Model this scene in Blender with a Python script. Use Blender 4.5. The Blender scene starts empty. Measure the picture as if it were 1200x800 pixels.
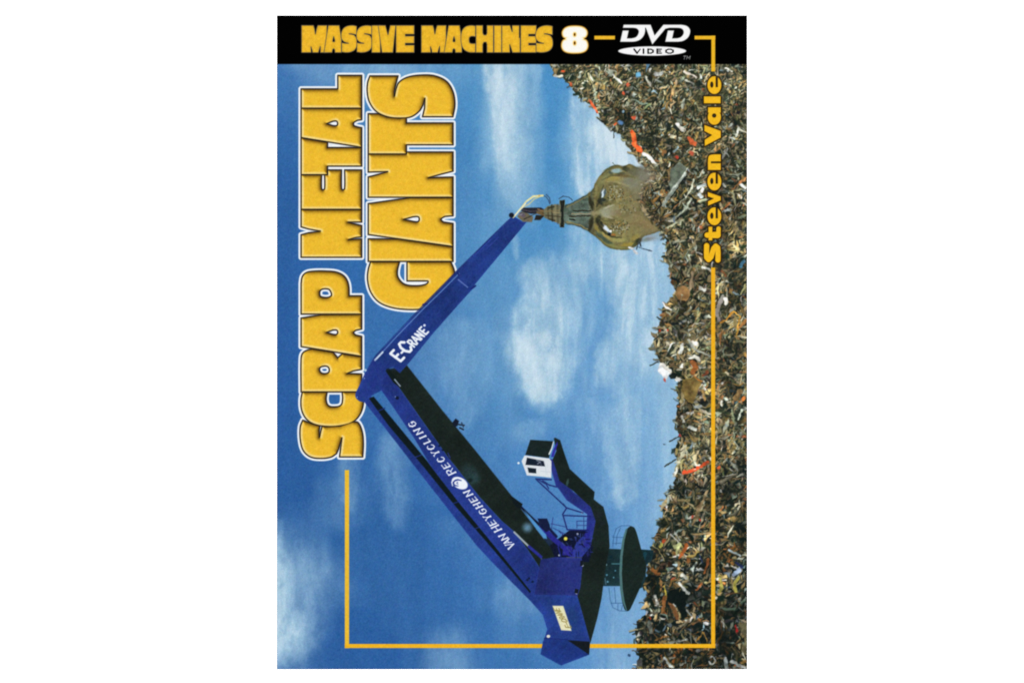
import bpy, math, random
import numpy as np

# ------------------------------------------------------------------ camera, light, exposure
S = 0.184 / 764.0                      # metres per photograph pixel: the cover is 184 mm on its long side
C = bpy.context.scene.collection
scn = bpy.context.scene


def wx(px):
    return (px - 600.0) * S


def wy(py):
    return (400.0 - py) * S


cam_d = bpy.data.cameras.new("camera")
cam = bpy.data.objects.new("camera", cam_d)
C.objects.link(cam)
CAM_H = 1.0
cam.location = (0.0, 0.0, CAM_H)
cam.rotation_euler = (0.0, 0.0, 0.0)
cam_d.sensor_width = 36.0
cam_d.lens = 36.0 * CAM_H / (1200.0 * S)
cam_d.clip_start = 0.01
cam_d.clip_end = 50.0
scn.camera = cam

world = bpy.data.worlds.new("World")
scn.world = world
world.use_nodes = True
bg = world.node_tree.nodes["Background"]
bg.inputs[0].default_value = (1, 1, 1, 1)
bg.inputs[1].default_value = 0.25

lamp_d = bpy.data.lights.new("softbox", 'AREA')
lamp_d.shape = 'SQUARE'
lamp_d.size = 1.6
lamp_d.energy = 32.3
lamp = bpy.data.objects.new("softbox", lamp_d)
lamp.location = (0.0, 0.0, 1.7)
C.objects.link(lamp)
GAIN = 1.155                           # irradiance on the cover: albedo a renders as a * GAIN

scn.view_settings.view_transform = 'Standard'
scn.view_settings.look = 'None'
scn.view_settings.exposure = 0.0
scn.view_settings.gamma = 1.0
scn.cycles.use_denoising = False
scn.cycles.pixel_filter_type = 'BLACKMAN_HARRIS'
scn.cycles.filter_width = 1.35

# ------------------------------------------------------------------ materials


def nodes_of(m):
    m.use_nodes = True
    return m.node_tree.nodes, m.node_tree.links


def paper_material(name, value, amount):
    m = bpy.data.materials.new(name)
    n, l = nodes_of(m)
    b = n["Principled BSDF"]
    b.inputs["Roughness"].default_value = 0.9
    b.inputs["Specular IOR Level"].default_value = 0.1
    t = n.new("ShaderNodeTexNoise")
    t.inputs["Scale"].default_value = 900.0
    t.inputs["Detail"].default_value = 3.0
    co = n.new("ShaderNodeTexCoord")
    l.new(co.outputs["Object"], t.inputs["Vector"])
    r = n.new("ShaderNodeMapRange")
    r.inputs[3].default_value = value - amount
    r.inputs[4].default_value = value + amount
    l.new(t.outputs["Fac"], r.inputs[0])
    cmb = n.new("ShaderNodeCombineColor")
    for i in range(3):
        l.new(r.outputs[0], cmb.inputs[i])
    l.new(cmb.outputs[0], b.inputs["Base Color"])
    return m


def ink_material(name):
    """printed ink: the colour of the print with a fine node-made grain"""
    m = bpy.data.materials.new(name)
    n, l = nodes_of(m)
    b = n["Principled BSDF"]
    b.inputs["Roughness"].default_value = 0.75
    b.inputs["Specular IOR Level"].default_value = 0.01
    a = n.new("ShaderNodeAttribute")
    a.attribute_name = "ink"
    t = n.new("ShaderNodeTexNoise")
    t.inputs["Scale"].default_value = 2600.0
    t.inputs["Detail"].default_value = 2.0
    co = n.new("ShaderNodeTexCoord")
    l.new(co.outputs["Object"], t.inputs["Vector"])
    r = n.new("ShaderNodeMapRange")
    r.inputs[3].default_value = 0.93
    r.inputs[4].default_value = 1.07
    l.new(t.outputs["Fac"], r.inputs[0])
    mul = n.new("ShaderNodeVectorMath")
    mul.operation = 'SCALE'
    l.new(a.outputs["Color"], mul.inputs[0])
    l.new(r.outputs[0], mul.inputs["Scale"])
    l.new(mul.outputs[0], b.inputs["Base Color"])
    return m


M_SURFACE = paper_material("white_tabletop", 0.94, 0.01)
M_PAPER = paper_material("white_card", 0.90, 0.015)
M_INK = ink_material("printed_ink")

# ------------------------------------------------------------------ the painter of the print
ROUGH = 0.0                            # raggedness of what is painted next, in pixels
X0, Y0, X1, Y1 = 325.0, 19.0, 875.0, 783.0
SS = 2
W, H = int((X1 - X0) * SS), int((Y1 - Y0) * SS)
IMG = np.zeros((H, W, 3), np.float32)
IDS = np.zeros((H, W), np.int16)
NAMES = [None]
RNG = np.random.default_rng(8)
rnd = random.Random(21)


def part_id(*path):
    NAMES.append(path)
    return len(NAMES) - 1


def rgb(c):
    return np.array(c, np.float32) / 255.0


def patch(x0, y0, x1, y1):
    i0 = max(0, int(math.floor((x0 - X0) * SS)))
    i1 = min(W, int(math.ceil((x1 - X0) * SS)))
    j0 = max(0, int(math.floor((y0 - Y0) * SS)))
    j1 = min(H, int(math.ceil((y1 - Y0) * SS)))
    if i1 <= i0 or j1 <= j0:
        return None
    xs = (X0 + (np.arange(i0, i1) + 0.5) / SS).astype(np.float32)
    ys = (Y0 + (np.arange(j0, j1) + 0.5) / SS).astype(np.float32)
    X, Y = np.meshgrid(xs, ys)
    return (slice(j0, j1), slice(i0, i1)), X, Y


def path(pts, n=7):
    """closed outline; (x, y) is a corner, (x, y, 1) a smooth point"""
    P = [np.array(p[:2], float) for p in pts]
    sm = [len(p) > 2 for p in pts]
    N = len(P)
    T = [(P[(i + 1) % N] - P[i - 1]) * 0.5 if sm[i] else None for i in range(N)]
    out = []
    for i in range(N):
        j = (i + 1) % N
        p, q = P[i], P[j]
        if not sm[i] and not sm[j]:
            out.append(p)
            continue
        d = q - p
        L = np.linalg.norm(d) + 1e-9
        a = T[i] if sm[i] else d * 0.8
        b = T[j] if sm[j] else d * 0.8
        if sm[i]:
            a = a / (np.linalg.norm(a) + 1e-9) * L
        if sm[j]:
            b = b / (np.linalg.norm(b) + 1e-9) * L
        for k in range(n):
            t = k / n
            h1 = 2 * t**3 - 3 * t**2 + 1
            h2 = t**3 - 2 * t**2 + t
            h3 = -2 * t**3 + 3 * t**2
            h4 = t**3 - t**2
            out.append(p * h1 + a * h2 + q * h3 + b * h4)
    return np.array(out)


def sd_poly(contours, X, Y):
    """signed distance (negative inside, even-odd) to a list of closed contours"""
    D = np.full(X.shape, 1e9, np.float32)
    IN = np.zeros(X.shape, bool)
    for c in contours:
        c = np.asarray(c, np.float32)
        for k in range(len(c)):
            ax, ay = c[k - 1]
            bx, by = c[k]
            ex, ey = bx - ax, by - ay
            L = ex * ex + ey * ey + 1e-12
            t = np.clip(((X - ax) * ex + (Y - ay) * ey) / L, 0, 1)
            dx, dy = X - ax - t * ex, Y - ay - t * ey
            np.minimum(D, dx * dx + dy * dy, out=D)
            if ay != by:
                cr = ((ay > Y) != (by > Y)) & (X < (bx - ax) * (Y - ay) / (by - ay) + ax)
                IN ^= cr
    D = np.sqrt(D)
    return np.where(IN, -D, D)


def sd_line(pts, r, X, Y):
    D = np.full(X.shape, 1e9, np.float32)
    r = r if hasattr(r, '__len__') else [r] * len(pts)
    for k in range(len(pts) - 1):
        ax, ay = pts[k][:2]
        bx, by = pts[k + 1][:2]
        ex, ey = bx - ax, by - ay
        L = ex * ex + ey * ey + 1e-9
        t = np.clip(((X - ax) * ex + (Y - ay) * ey) / L, 0, 1)
        d = np.sqrt((X - ax - t * ex)**2 + (Y - ay - t * ey)**2) - (r[k] + t * (r[k + 1] - r[k]))
        np.minimum(D, d, out=D)
    return D


def lay(sl, a, color, pid=None, cut=0.5):
    """lay colour with coverage a over the print; claim the covered cells for a part"""
    IMG[sl] += (color - IMG[sl]) * a[..., None]
    if pid is not None:
        v = IDS[sl]
        v[a > cut] = pid


def bbox(c, m):
    c = np.concatenate([np.asarray(k)[:, :2] for k in c])
    return c[:, 0].min() - m, c[:, 1].min() - m, c[:, 0].max() + m, c[:, 1].max() + m


def poly(pts, color, pid=None, alpha=1.0, soft=1.0, grow=0.0, smooth=False, shade=None):
    cs = [path([tuple(p) + (1,) if smooth and len(p) == 2 else p for p in pts])]
    g = patch(*bbox(cs, abs(grow) + soft + 1))
    if g is None:
        return
    sl, X, Y = g
    sd = sd_poly(cs, X, Y) - grow
    col = rgb(color)
    if ROUGH:
        sd = sd + fbm(X, Y, 4, 4, 601, 2) * ROUGH
        col = np.clip(col * (1 + fbm(X, Y, 4.5, 4.5, 611, 2)[..., None] * .55), 0, 1)
    a = np.clip(0.5 - sd / soft, 0, 1) * alpha
    if shade is not None:
        col = shade(X, Y, sd, col)
    lay(sl, a, col, pid)


def line(pts, w, color, pid=None, alpha=1.0, soft=1.0):
    r = [k / 2 for k in w] if hasattr(w, '__len__') else w / 2
    rm = max(r) if hasattr(r, '__len__') else r
    g = patch(*bbox([np.array([p[:2] for p in pts], float)], rm + soft + 1))
    if g is None:
        return
    sl, X, Y = g
    sd, col = sd_line(pts, r, X, Y), rgb(color)
    if ROUGH:
        sd = sd + fbm(X, Y, 3.4, 3.4, 601, 2) * ROUGH + 0.15
        col = np.clip(col * (0.97 + fbm(X, Y, 4, 4, 611, 2)[..., None] * .75), 0, 1)
    lay(sl, np.clip(0.5 - sd / soft, 0, 1) * alpha, col, pid)


def blob(x, y, rx, ry, color, pid=None, alpha=1.0, soft=0.35, rot=0.0):
    """soft ellipse: soft is the share of the radius over which it fades"""
    R = max(rx, ry) * (1 + soft) + 1
    g = patch(x - R, y - R, x + R, y + R)
    if g is None:
        return
    sl, X, Y = g
    c, s = math.cos(rot), math.sin(rot)
    u, v = (X - x) * c + (Y - y) * s, -(X - x) * s + (Y - y) * c
    d = np.sqrt((u / rx)**2 + (v / ry)**2)
    if ROUGH:
        d = d + fbm(X, Y, 3.4, 3.4, 621, 2) * .8
    a = np.clip((1 + soft - d) / (2 * soft), 0, 1)
    a = a * a * (3 - 2 * a) * alpha
    lay(sl, a, rgb(color), pid, 0.5 * alpha)


LATTICE = {}


def vnoise(X, Y, sx, sy, seed):
    if seed not in LATTICE:
        LATTICE[seed] = np.random.default_rng(seed).random((256, 256)).astype(np.float32)
    g = LATTICE[seed]
    u, v = X / sx + 37.3, Y / sy + 11.7
    i, j = np.floor(u).astype(int), np.floor(v).astype(int)
    fu, fv = u - i, v - j
    fu = fu * fu * (3 - 2 * fu)
    fv = fv * fv * (3 - 2 * fv)
    i0, i1, j0, j1 = i % 256, (i + 1) % 256, j % 256, (j + 1) % 256
    return (g[j0, i0] * (1 - fu) + g[j0, i1] * fu) * (1 - fv) + (g[j1, i0] * (1 - fu) + g[j1, i1] * fu) * fv


def fbm(X, Y, sx, sy, seed, octaves=5, gain=0.55):
    t, a, n = 0.0, 1.0, 0.0
    for k in range(octaves):
        t = t + a * vnoise(X, Y, sx / 2**k, sy / 2**k, seed + k)
        n += a
        a *= gain
    return t / n - 0.5


def blur(A, r):
    k = np.exp(-0.5 * (np.arange(-int(3 * r + 1), int(3 * r + 2)) / r)**2)
    k = (k / k.sum()).astype(np.float32)
    n = len(k) // 2
    for ax in (0, 1):
        pad = [(0, 0)] * A.ndim
        pad[ax] = (n, n)
        P = np.pad(A, pad, mode='edge')
        out = np.zeros_like(A)
        for q, w in enumerate(k):
            s = [slice(None)] * A.ndim
            s[ax] = slice(q, q + A.shape[ax])
            out += P[tuple(s)] * w
        A = out
    return A


def grid_interp(xs, ys, V, X, Y):
    """smooth interpolation of a table given on the lines xs, ys"""
    xs, ys, V = np.array(xs, float), np.array(ys, float), np.array(V, np.float32)
    i = np.clip(np.searchsorted(xs, X) - 1, 0, len(xs) - 2)
    j = np.clip(np.searchsorted(ys, Y) - 1, 0, len(ys) - 2)
    u = np.clip((X - xs[i]) / (xs[i + 1] - xs[i]), 0, 1)
    v = np.clip((Y - ys[j]) / (ys[j + 1] - ys[j]), 0, 1)
    u = u * u * (3 - 2 * u)
    v = v * v * (3 - 2 * v)
    if V.ndim == 3:
        u, v = u[..., None], v[..., None]
    return (V[j, i] * (1 - u) + V[j, i + 1] * u) * (1 - v) + (V[j + 1, i] * (1 - u) + V[j + 1, i + 1] * u) * v


# ------------------------------------------------------------------ the printed sky
P_SKY = part_id("printed_sky")
sl, X, Y = patch(X0, 60, X1, Y1)
base = grid_interp(
    [325, 450, 600, 700, 800], [75, 250, 450, 620, 783],
    [[(60, 115, 178), (78, 137, 192), (74, 142, 196), (84, 150, 203), (104, 166, 211)],
     [(46, 97, 161), (52, 109, 173), (70, 137, 193), (80, 149, 202), (108, 166, 213)],
     [(45, 95, 161), (54, 109, 173), (68, 130, 188), (80, 140, 198), (108, 164, 211)],
     [(45, 95, 158), (45, 98, 162), (54, 111, 177), (74, 132, 193), (98, 155, 207)],
     [(47, 95, 158), (45, 96, 161), (57, 113, 176), (80, 138, 197), (96, 152, 205)]], X, Y) / 255.0
# cloud cover, 0 to 9, one column every 25 px from x = 325, one row every 25 px from y = 75
COVER = """
24434443325750122222
12222222116740144444
11111111116740266666
01111111116740468888
01111111115741569999
00111111123641456888
00001111222542444566
00001112223431345555
00000112223122246666
00000112223223566666
00000112233365566666
00001112233366556666
00001111223576456656
00001123333786346556
00001123333687456556
00001123223487355555
00001123222323455556
00001122222322355566
00011122222222344555
00121111222222234455
00232111222222234455
11232111122222233455
32211111222222233455
64321111122222333444
64331111112332333444
74321111112333334444
85210111111222234444
65200012211222244444
32100013311111245444
21100013311111145444
""".split()
dens = np.array([[int(ch) for ch in row] for row in COVER], np.float32) / 9.0
wxn = fbm(X, Y, 42, 70, 100) * 46
wyn = fbm(X, Y, 60, 60, 120) * 50
Wx, Wy = X + wxn * 0.75, Y + wyn
d = grid_interp(325 + 25 * np.arange(20), 75 + 25 * np.arange(30), dens, Wx, Wy)
streak = fbm(X, Y, 16, 75, 140, 5, 0.6)
fine = fbm(X, Y, 22, 30, 160, 5, 0.62)
wisp = fbm(X + wxn * .5, Y + wyn * .5, 9, 26, 180, 4, 0.65)
d = np.maximum(0, d * 0.70 - 0.04)
d = d + (streak * 0.45 + fine * 0.40) * (0.05 + 0.9 * np.clip(d, 0, 0.6))


def put_cloud(pts, amount, soft, seed, rough=9.0, fade=None, vfade=None):
    """one cloud bank with its own outline, ragged by noise; it thins out along x or y"""
    global d
    c = [path([p + (1,) for p in pts])]
    ox = fbm(X, Y, 26, 34, seed) * rough * 2 + fbm(X, Y, 8, 10, seed + 30, 4, .7) * rough * 1.5
    oy = fbm(X, Y, 26, 34, seed + 9) * rough * 2 + fbm(X, Y, 8, 10, seed + 40, 4, .7) * rough * 1.5
    q = sd_poly(c, X + ox, Y + oy)
    a = np.clip(0.5 - q / soft, 0, 1)
    a = a * a * (3 - 2 * a)
    if fade:
        a = a * (1 + (fade[2] - 1) * np.clip((X + ox - fade[0]) / (fade[1] - fade[0]), 0, 1))
    if vfade:
        a = a * (1 + (vfade[2] - 1) * np.clip((Y + oy - vfade[0]) / (vfade[1] - vfade[0]), 0, 1))
    b = a * amount * np.clip(1 + fine * 0.75 + streak * 0.55 + wisp * 1.15, 0.10, 1.5)
    d = 1 - (1 - np.clip(d, 0, 1)) * (1 - np.clip(b, 0, 1))


# the long streak beside the title
put_cloud([(572, 50), (630, 50), (630, 120), (626, 190), (628, 240), (606, 250), (590, 236), (580, 190), (574, 130)], 0.62, 9, 301, 4, (582, 628, .30), (140, 250, .45))
put_cloud([(572, 60), (598, 60), (602, 120), (604, 180), (592, 200), (580, 170), (573, 120)], 0.30, 16, 305, 5)
put_cloud([(598, 268), (606, 272), (609, 300), (604, 304), (600, 290)], 0.32, 6, 308, 2)
# the bank behind the grab
put_cloud([(672, 100), (690, 108), (715, 150), (760, 195), (790, 240), (760, 262), (700, 236), (676, 226), (671, 170)], 0.58, 9, 311, 3)
put_cloud([(691, 152), (697, 144), (710, 144), (735, 162), (756, 190), (738, 198), (718, 194), (704, 186), (698, 170)], 0.66, 15, 321, 4)
put_cloud([(668, 262), (720, 276), (800, 290), (800, 430), (760, 440), (724, 400), (706, 330), (676, 320)], 0.40, 26, 351, 7)
put_cloud([(716, 296), (738, 300), (742, 380), (738, 470), (724, 470), (720, 390)], 0.26, 16, 355, 4)
put_cloud([(745, 296), (800, 296), (800, 620), (782, 640), (770, 520), (748, 400)], 0.26, 30, 357, 6)
# the big cloud in the middle
put_cloud([(622, 306), (612, 322), (618, 345), (599, 366), (595, 404), (606, 424), (612, 444), (620, 468), (634, 476), (656, 474), (668, 448), (690, 402), (704, 372), (694, 338), (678, 312), (650, 300)], 0.46, 18, 331, 11, (620, 700, .55))
put_cloud([(600, 404), (618, 392), (644, 398), (662, 424), (658, 462), (636, 472), (618, 460), (606, 428)], 0.50, 26, 341, 11)
put_cloud([(624, 330), (660, 330), (676, 360), (650, 400), (620, 392)], 0.20, 28, 345, 7)
put_cloud([(700, 406), (716, 400), (722, 430), (716, 452), (702, 452), (696, 430)], 0.40, 12, 346, 5)
put_cloud([(692, 470), (714, 476), (746, 470), (752, 520), (742, 580), (728, 596), (718, 560), (704, 520)], 0.34, 18, 371, 8)
put_cloud([(720, 572), (744, 566), (748, 582), (726, 590)], 0.26, 12, 375, 5)
put_cloud([(516, 376), (548, 372), (574, 400), (570, 480), (546, 500), (526, 470)], 0.16, 22, 381, 7)
put_cloud([(604, 500), (632, 494), (640, 510), (612, 520)], 0.18, 14, 383, 5)
# lower left and along the lower edge
put_cloud([(310, 610), (330, 622), (352, 650), (372, 640), (392, 668), (372, 706), (368, 750), (352, 772), (310, 772)], 0.36, 40, 361, 12, (330, 395, .35))
put_cloud([(310, 655), (332, 660), (336, 700), (352, 730), (364, 752), (346, 766), (310, 764)], 0.42, 34, 363, 10, (326, 366, .4))
put_cloud([(402, 520), (416, 516), (420, 560), (414, 600), (402, 590), (398, 556)], 0.24, 12, 385, 4)
put_cloud([(444, 516), (470, 512), (476, 560), (470, 620), (452, 600)], 0.20, 18, 387, 6)
put_cloud([(508, 742), (548, 738), (552, 790), (506, 790)], 0.17, 30, 389, 6)
put_cloud([(586, 690), (606, 676), (622, 700), (608, 726), (590, 720)], 0.15, 26, 391, 6)
put_cloud([(345, 72), (530, 72), (560, 90), (520, 110), (380, 98)], 0.10, 20, 393, 6)
put_cloud([(716, 690), (744, 676), (750, 790), (720, 790)], 0.12, 24, 395, 6)
for (x, y, rx, ry, a) in [(702, 366, 15, 34, .42), (708, 482, 17, 32, .45), (668, 500, 20, 26, .35), (764, 500, 10, 60, .25), (690, 420, 8, 30, .30), (650, 270, 22, 14, .3), (676, 600, 30, 40, .3), (775, 350, 7, 50, .2)]:
    q = ((X - x + fine * 18) / rx)**2 + ((Y - y + streak * 26) / ry)**2
    d = d * (1 - a * np.exp(-q))
strand = fbm(X + wxn * .3, Y, 4.5, 60, 190, 3, .6) * np.clip((X - 590) / 90, 0, 1) * 0.30
d = d + strand * np.clip(d * 2.2, 0, 1)
d = np.clip(d, 0, 1)[..., None]
c1, c2 = rgb((164, 200, 224)), rgb((208, 227, 238))
col = base + (c1 - base) * np.clip(d / 0.75, 0, 1)
col = col + (c2 - col) * np.clip((d - 0.70) / 0.3, 0, 1)
col = col * (1 + wisp[..., None] * 0.05 + streak[..., None] * 0.05)
IMG[sl] = col
IDS[sl] = P_SKY

def crumple(sl, X, Y, amp, scale, seed, pid=None):
    """tear what is painted here into irregular shapes by sampling it through noise"""
    u = X + fbm(X, Y, scale, scale, seed, 2) * amp * 2
    v = Y + fbm(X, Y, scale, scale, seed + 7, 2) * amp * 2
    fi = np.clip((u - X0) * SS - 0.5, 0, W - 1.001)
    fj = np.clip((v - Y0) * SS - 0.5, 0, H - 1.001)
    i, j = fi.astype(int), fj.astype(int)
    a, b = (fi - i)[..., None], (fj - j)[..., None]
    new = (IMG[j, i] * (1 - a) + IMG[j, i + 1] * a) * (1 - b) + (IMG[j + 1, i] * (1 - a) + IMG[j + 1, i + 1] * a) * b
    ids = IDS[j, i].copy()
    hsd = HEAP_SD[j, i].copy() if pid else None
    IMG[sl] = new
    IDS[sl] = ids
    if pid:
        HEAP_SD[sl] = hsd


# ------------------------------------------------------------------ the printed scrap heap
P_HEAP = part_id("scrap_heap")
EDGE = [(644, 60), (644, 77), (648, 85), (660, 92), (667, 99), (672, 108), (682, 117), (692, 123), (700, 132), (705, 144),
        (713, 150), (719, 153), (727, 159), (732, 168), (738, 176), (748, 189), (756, 196), (752, 215), (750, 238), (757, 252),
        (772, 266), (779, 280), (780, 292), (777, 300), (784, 314), (788, 330), (794, 336), (790, 347), (780, 356), (776, 366),
        (774, 376), (770, 386), (766, 398), (770, 408), (770, 418), (774, 428), (784, 436), (795, 446), (793, 456), (795, 470),
        (793, 490), (793, 500), (796, 510), (792, 530), (793, 543), (790, 558), (788, 574), (780, 586), (776, 600), (776, 610),
        (768, 626), (765, 642), (764, 652), (757, 664), (757, 676), (752, 686), (760, 692), (756, 704), (758, 718), (748, 727),
        (745, 738), (747, 754), (748, 768), (744, 790), (890, 790), (890, 60)]
EC = [np.array(EDGE, float)]
sl, X, Y = patch(630, 60, X1, Y1)
ragged = sd_poly(EC, X, Y) + fbm(X, Y, 7, 7, 200, 3) * 5.0
dark = grid_interp([640, 760, 820, 880], [75, 250, 450, 600, 700, 783],
                   [[(64, 66, 48)] * 4, [(60, 60, 44)] * 4, [(58, 58, 45)] * 4, [(44, 46, 38)] * 4, [(24, 31, 29)] * 4, [(26, 31, 28)] * 4],
                   X, Y) / 255.0
col = dark * (1 + fbm(X, Y, 9, 9, 210, 4)[..., None] * 1.1)
lay(sl, np.clip(0.5 - ragged, 0, 1), col, P_HEAP)
HEAP_SD = np.full((H, W), 99, np.float32)
HEAP_SD[sl] = ragged

# pieces: (weight, colour) by height band of the heap
TONES = [(18, (118, 108, 76)), (15, (142, 130, 96)), (13, (100, 94, 70)), (9, (158, 150, 118)), (14, (128, 108, 66)),
         (7, (150, 158, 142)), (7, (118, 128, 116)), (4.5, (182, 190, 178)), (7, (34, 42, 36)), (8, (60, 62, 48)),
         (1.4, (212, 218, 212)), (6, (144, 106, 62)), (1.0, (172, 106, 62)), (0.12, (214, 92, 54)), (1.0, (124, 152, 166)),
         (0.15, (78, 116, 158)), (0.5, (232, 238, 236)), (2, (116, 126, 88))]
LOW = [(11, (110, 98, 68)), (9, (138, 120, 84)), (10, (80, 78, 60)), (5, (160, 148, 112)), (9, (120, 96, 56)),
       (6, (138, 152, 146)), (7, (98, 114, 110)), (4.5, (180, 190, 184)), (16, (18, 27, 26)), (12, (36, 45, 40)),
       (1.2, (214, 220, 216)), (7, (132, 94, 56)), (2.6, (164, 100, 54)), (0.25, (206, 84, 48)), (1.2, (110, 138, 158)),
       (0.2, (58, 82, 126)), (0.4, (236, 240, 238)), (1.0, (166, 160, 98))]


def pick(tones):
    t = rnd.random() * sum(w for w, _ in tones)
    for w, c in tones:
        t -= w
        if t <= 0:
            return c
    return tones[0][1]


def edge_ok(x, y, m):
    i, j = int((x - X0) * SS), int((y - Y0) * SS)
    return 0 <= i < W and 0 <= j < H and HEAP_SD[j, i] < m


def shard(x, y, L, w, ang, c, shadow=0.5, form=None):
    k = rnd.uniform(0.82, 1.16)
    c = tuple(min(255, v * k + rnd.uniform(-6, 6)) for v in c)
    ca, sa = math.cos(ang), math.sin(ang)
    kind = rnd.random() if form is None else form
    claim = P_HEAP if edge_ok(x, y, 0) else None
    if kind < 0.46:                                # kinked splinter with thin ends
        b, q = rnd.uniform(-0.22, 0.22) * L, rnd.uniform(-.3, .3) * L
        pts = [(x - ca * L * .55, y - sa * L * .55), (x + ca * q - sa * b, y + sa * q + ca * b), (x + ca * L * .55, y + sa * L * .55)]
        ws = [w * rnd.uniform(.05, .7), w, w * rnd.uniform(.05, .7)]
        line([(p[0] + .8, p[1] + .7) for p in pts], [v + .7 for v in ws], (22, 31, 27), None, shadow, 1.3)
        line(pts, ws, c, claim, 0.94, 1.1)
        if w > 1.6 and kind < 0.3:
            line([(p[0] - .4, p[1] - .4) for p in pts], [v * .3 for v in ws], tuple(min(255, v * 1.35 + 16) for v in c), None, 0.6)
    elif kind < 0.72:                              # torn plate
        n = rnd.choice((3, 4, 4, 5))
        a0 = rnd.random() * 6.28
        P = []
        for q in range(n):
            a = a0 + 6.283 * q / n + rnd.uniform(-.5, .5)
            rr = rnd.uniform(.55, 1.0)
            u, v = math.cos(a) * L * .46 * rr, math.sin(a) * w * 1.15 * rr
            P.append((x + u * ca - v * sa, y + u * sa + v * ca))
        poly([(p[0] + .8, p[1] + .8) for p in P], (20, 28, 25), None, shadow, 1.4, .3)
        kg = .55 / max(L * .5, 3.0)
        kx, ky = rnd.uniform(-kg, kg), rnd.uniform(-kg, kg)
        poly(P, c, claim, 0.95, 1.1, 0.0, False, lambda X, Y, sd, cc: np.clip(cc * (1 + (X - x) * kx + (Y - y) * ky)[..., None], 0, 1))
    elif kind < 0.88:                              # wire or thin bar
        l, b = L * rnd.uniform(.7, 1.3), rnd.uniform(-.3, .3) * L
        pts = [(x - ca * l * .5, y - sa * l * .5), (x - ca * l * .2 - sa * b * .7, y - sa * l * .2 + ca * b * .7), (x + ca * l * .2 - sa * b * .7, y + sa * l * .2 + ca * b * .7), (x + ca * l * .5, y + sa * l * .5)]
        f = rnd.choice((.42, 1.0, 1.3, 1.45))
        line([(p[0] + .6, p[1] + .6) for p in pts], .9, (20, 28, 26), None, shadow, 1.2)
        line(pts, rnd.uniform(.6, 1.1), tuple(min(250, v * f) for v in c), claim, .9, 1.1)
    else:                                          # gap between the pieces
        n = rnd.choice((3, 4, 5))
        a0 = rnd.random() * 6.28
        P = []
        for q in range(n):
            a = a0 + 6.283 * q / n + rnd.uniform(-.5, .5)
            u, v = math.cos(a) * L * .42 * rnd.uniform(.5, 1), math.sin(a) * w * .9
            P.append((x + u * ca - v * sa, y + u * sa + v * ca))
        poly(P, (24 + rnd.uniform(-8, 14), 34 + rnd.uniform(-8, 12), 31 + rnd.uniform(-8, 12)), claim, .8, 1.5)


FLOWX, FLOWY = np.meshgrid(np.linspace(640, 880, 60), np.linspace(70, 790, 180))
FLOW = fbm(FLOWX, FLOWY, 36, 36, 260, 3) * 9.0
BRIGHT = fbm(FLOWX, FLOWY, 16, 16, 270, 4) * 1.5
WARM = fbm(FLOWX, FLOWY, 22, 22, 280, 3) * 1.0
count = 0
N_PIECES = 12500
while count < N_PIECES:
    y = rnd.uniform(74, 785)
    x = rnd.uniform(640, 877)
    if not edge_ok(min(x, 874.6), min(y, 782.6), -0.4):
        continue
    count += 1
    late = count / N_PIECES
    t = min(1.0, max(0.0, (y - 170) / 120.0))
    t2 = min(1.0, max(0.0, (y - 540) / 150.0))
    L = (3.0 + 6.6 * rnd.random()**1.6) * (1 + 0.75 * t + 0.25 * t2)
    w = (0.9 + 1.9 * rnd.random()**1.5) * (1 + 0.35 * t + 0.20 * t2)
    slab = 0.15 < late < 0.85 and rnd.random() < 0.014 + 0.024 * t
    if slab:
        L, w = rnd.uniform(7, 15), rnd.uniform(3.0, 5.6)
    elif rnd.random() > 0.96:
        L *= 1.9
        w *= 1.7
    fi, fj = min(59, int((x - 640) / 4.05)), min(179, int((y - 70) / 4.02))
    ang = FLOW[fj, fi] + rnd.gauss(0, 0.85)
    c = pick(LOW if rnd.random() < t2 else TONES)
    k = 1.0 + BRIGHT[fj, fi] * (0.7 + .5 * t)
    wm = WARM[fj, fi]
    c = (max(0, c[0] * k * (1 + .22 * wm)), max(0, c[1] * k * (1 + .06 * wm)), max(0, c[2] * k * (1 - .2 * wm)))
    if slab:
        c = rnd.choice([(132, 112, 70), (120, 104, 66), (110, 116, 104), (138, 126, 90), (126, 96, 58), (96, 92, 68), (140, 146, 134)])
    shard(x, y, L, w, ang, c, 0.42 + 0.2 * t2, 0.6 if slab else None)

# tonal drift over the heap: hollows and lit ridges
sl, X, Y = patch(630, 60, X1, Y1)
m = np.clip(0.5 - ragged, 0, 1)[..., None]
drift = fbm(X, Y, 34, 40, 230, 4)[..., None]
IMG[sl] = IMG[sl] * (1 + m * (drift * 0.6 + 0.04))
for (x, y, rx, ry, a, rot) in [(866, 488, 5, 16, .65, .1), (868, 545, 6, 14, .5, 0), (868, 625, 6, 22, .6, 0), (866, 306, 7, 9, .6, 0),
                               (822, 288, 5, 10, .45, .3), (796, 612, 9, 8, .35, 0), (830, 660, 7, 10, .4, 0), (845, 745, 9, 10, .35, 0),
                               (770, 735, 8, 8, .3, 0), (812, 690, 8, 16, .45, .3), (852, 575, 6, 9, .3, 0), (861, 400, 8, 8, .3, 0)]:
    blob(x, y, rx, ry, (16, 24, 23), None, a, 0.6, rot)

for _ in range(190):                                # pockets of shade between the pieces
    y, x = rnd.uniform(90, 780), rnd.uniform(655, 874)
    if edge_ok(x, y, -7):
        blob(x, y, rnd.uniform(2, 5.5), rnd.uniform(1.5, 4), (22, 31, 28), None, rnd.uniform(.35, .75), .6, rnd.random() * 3)
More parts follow.
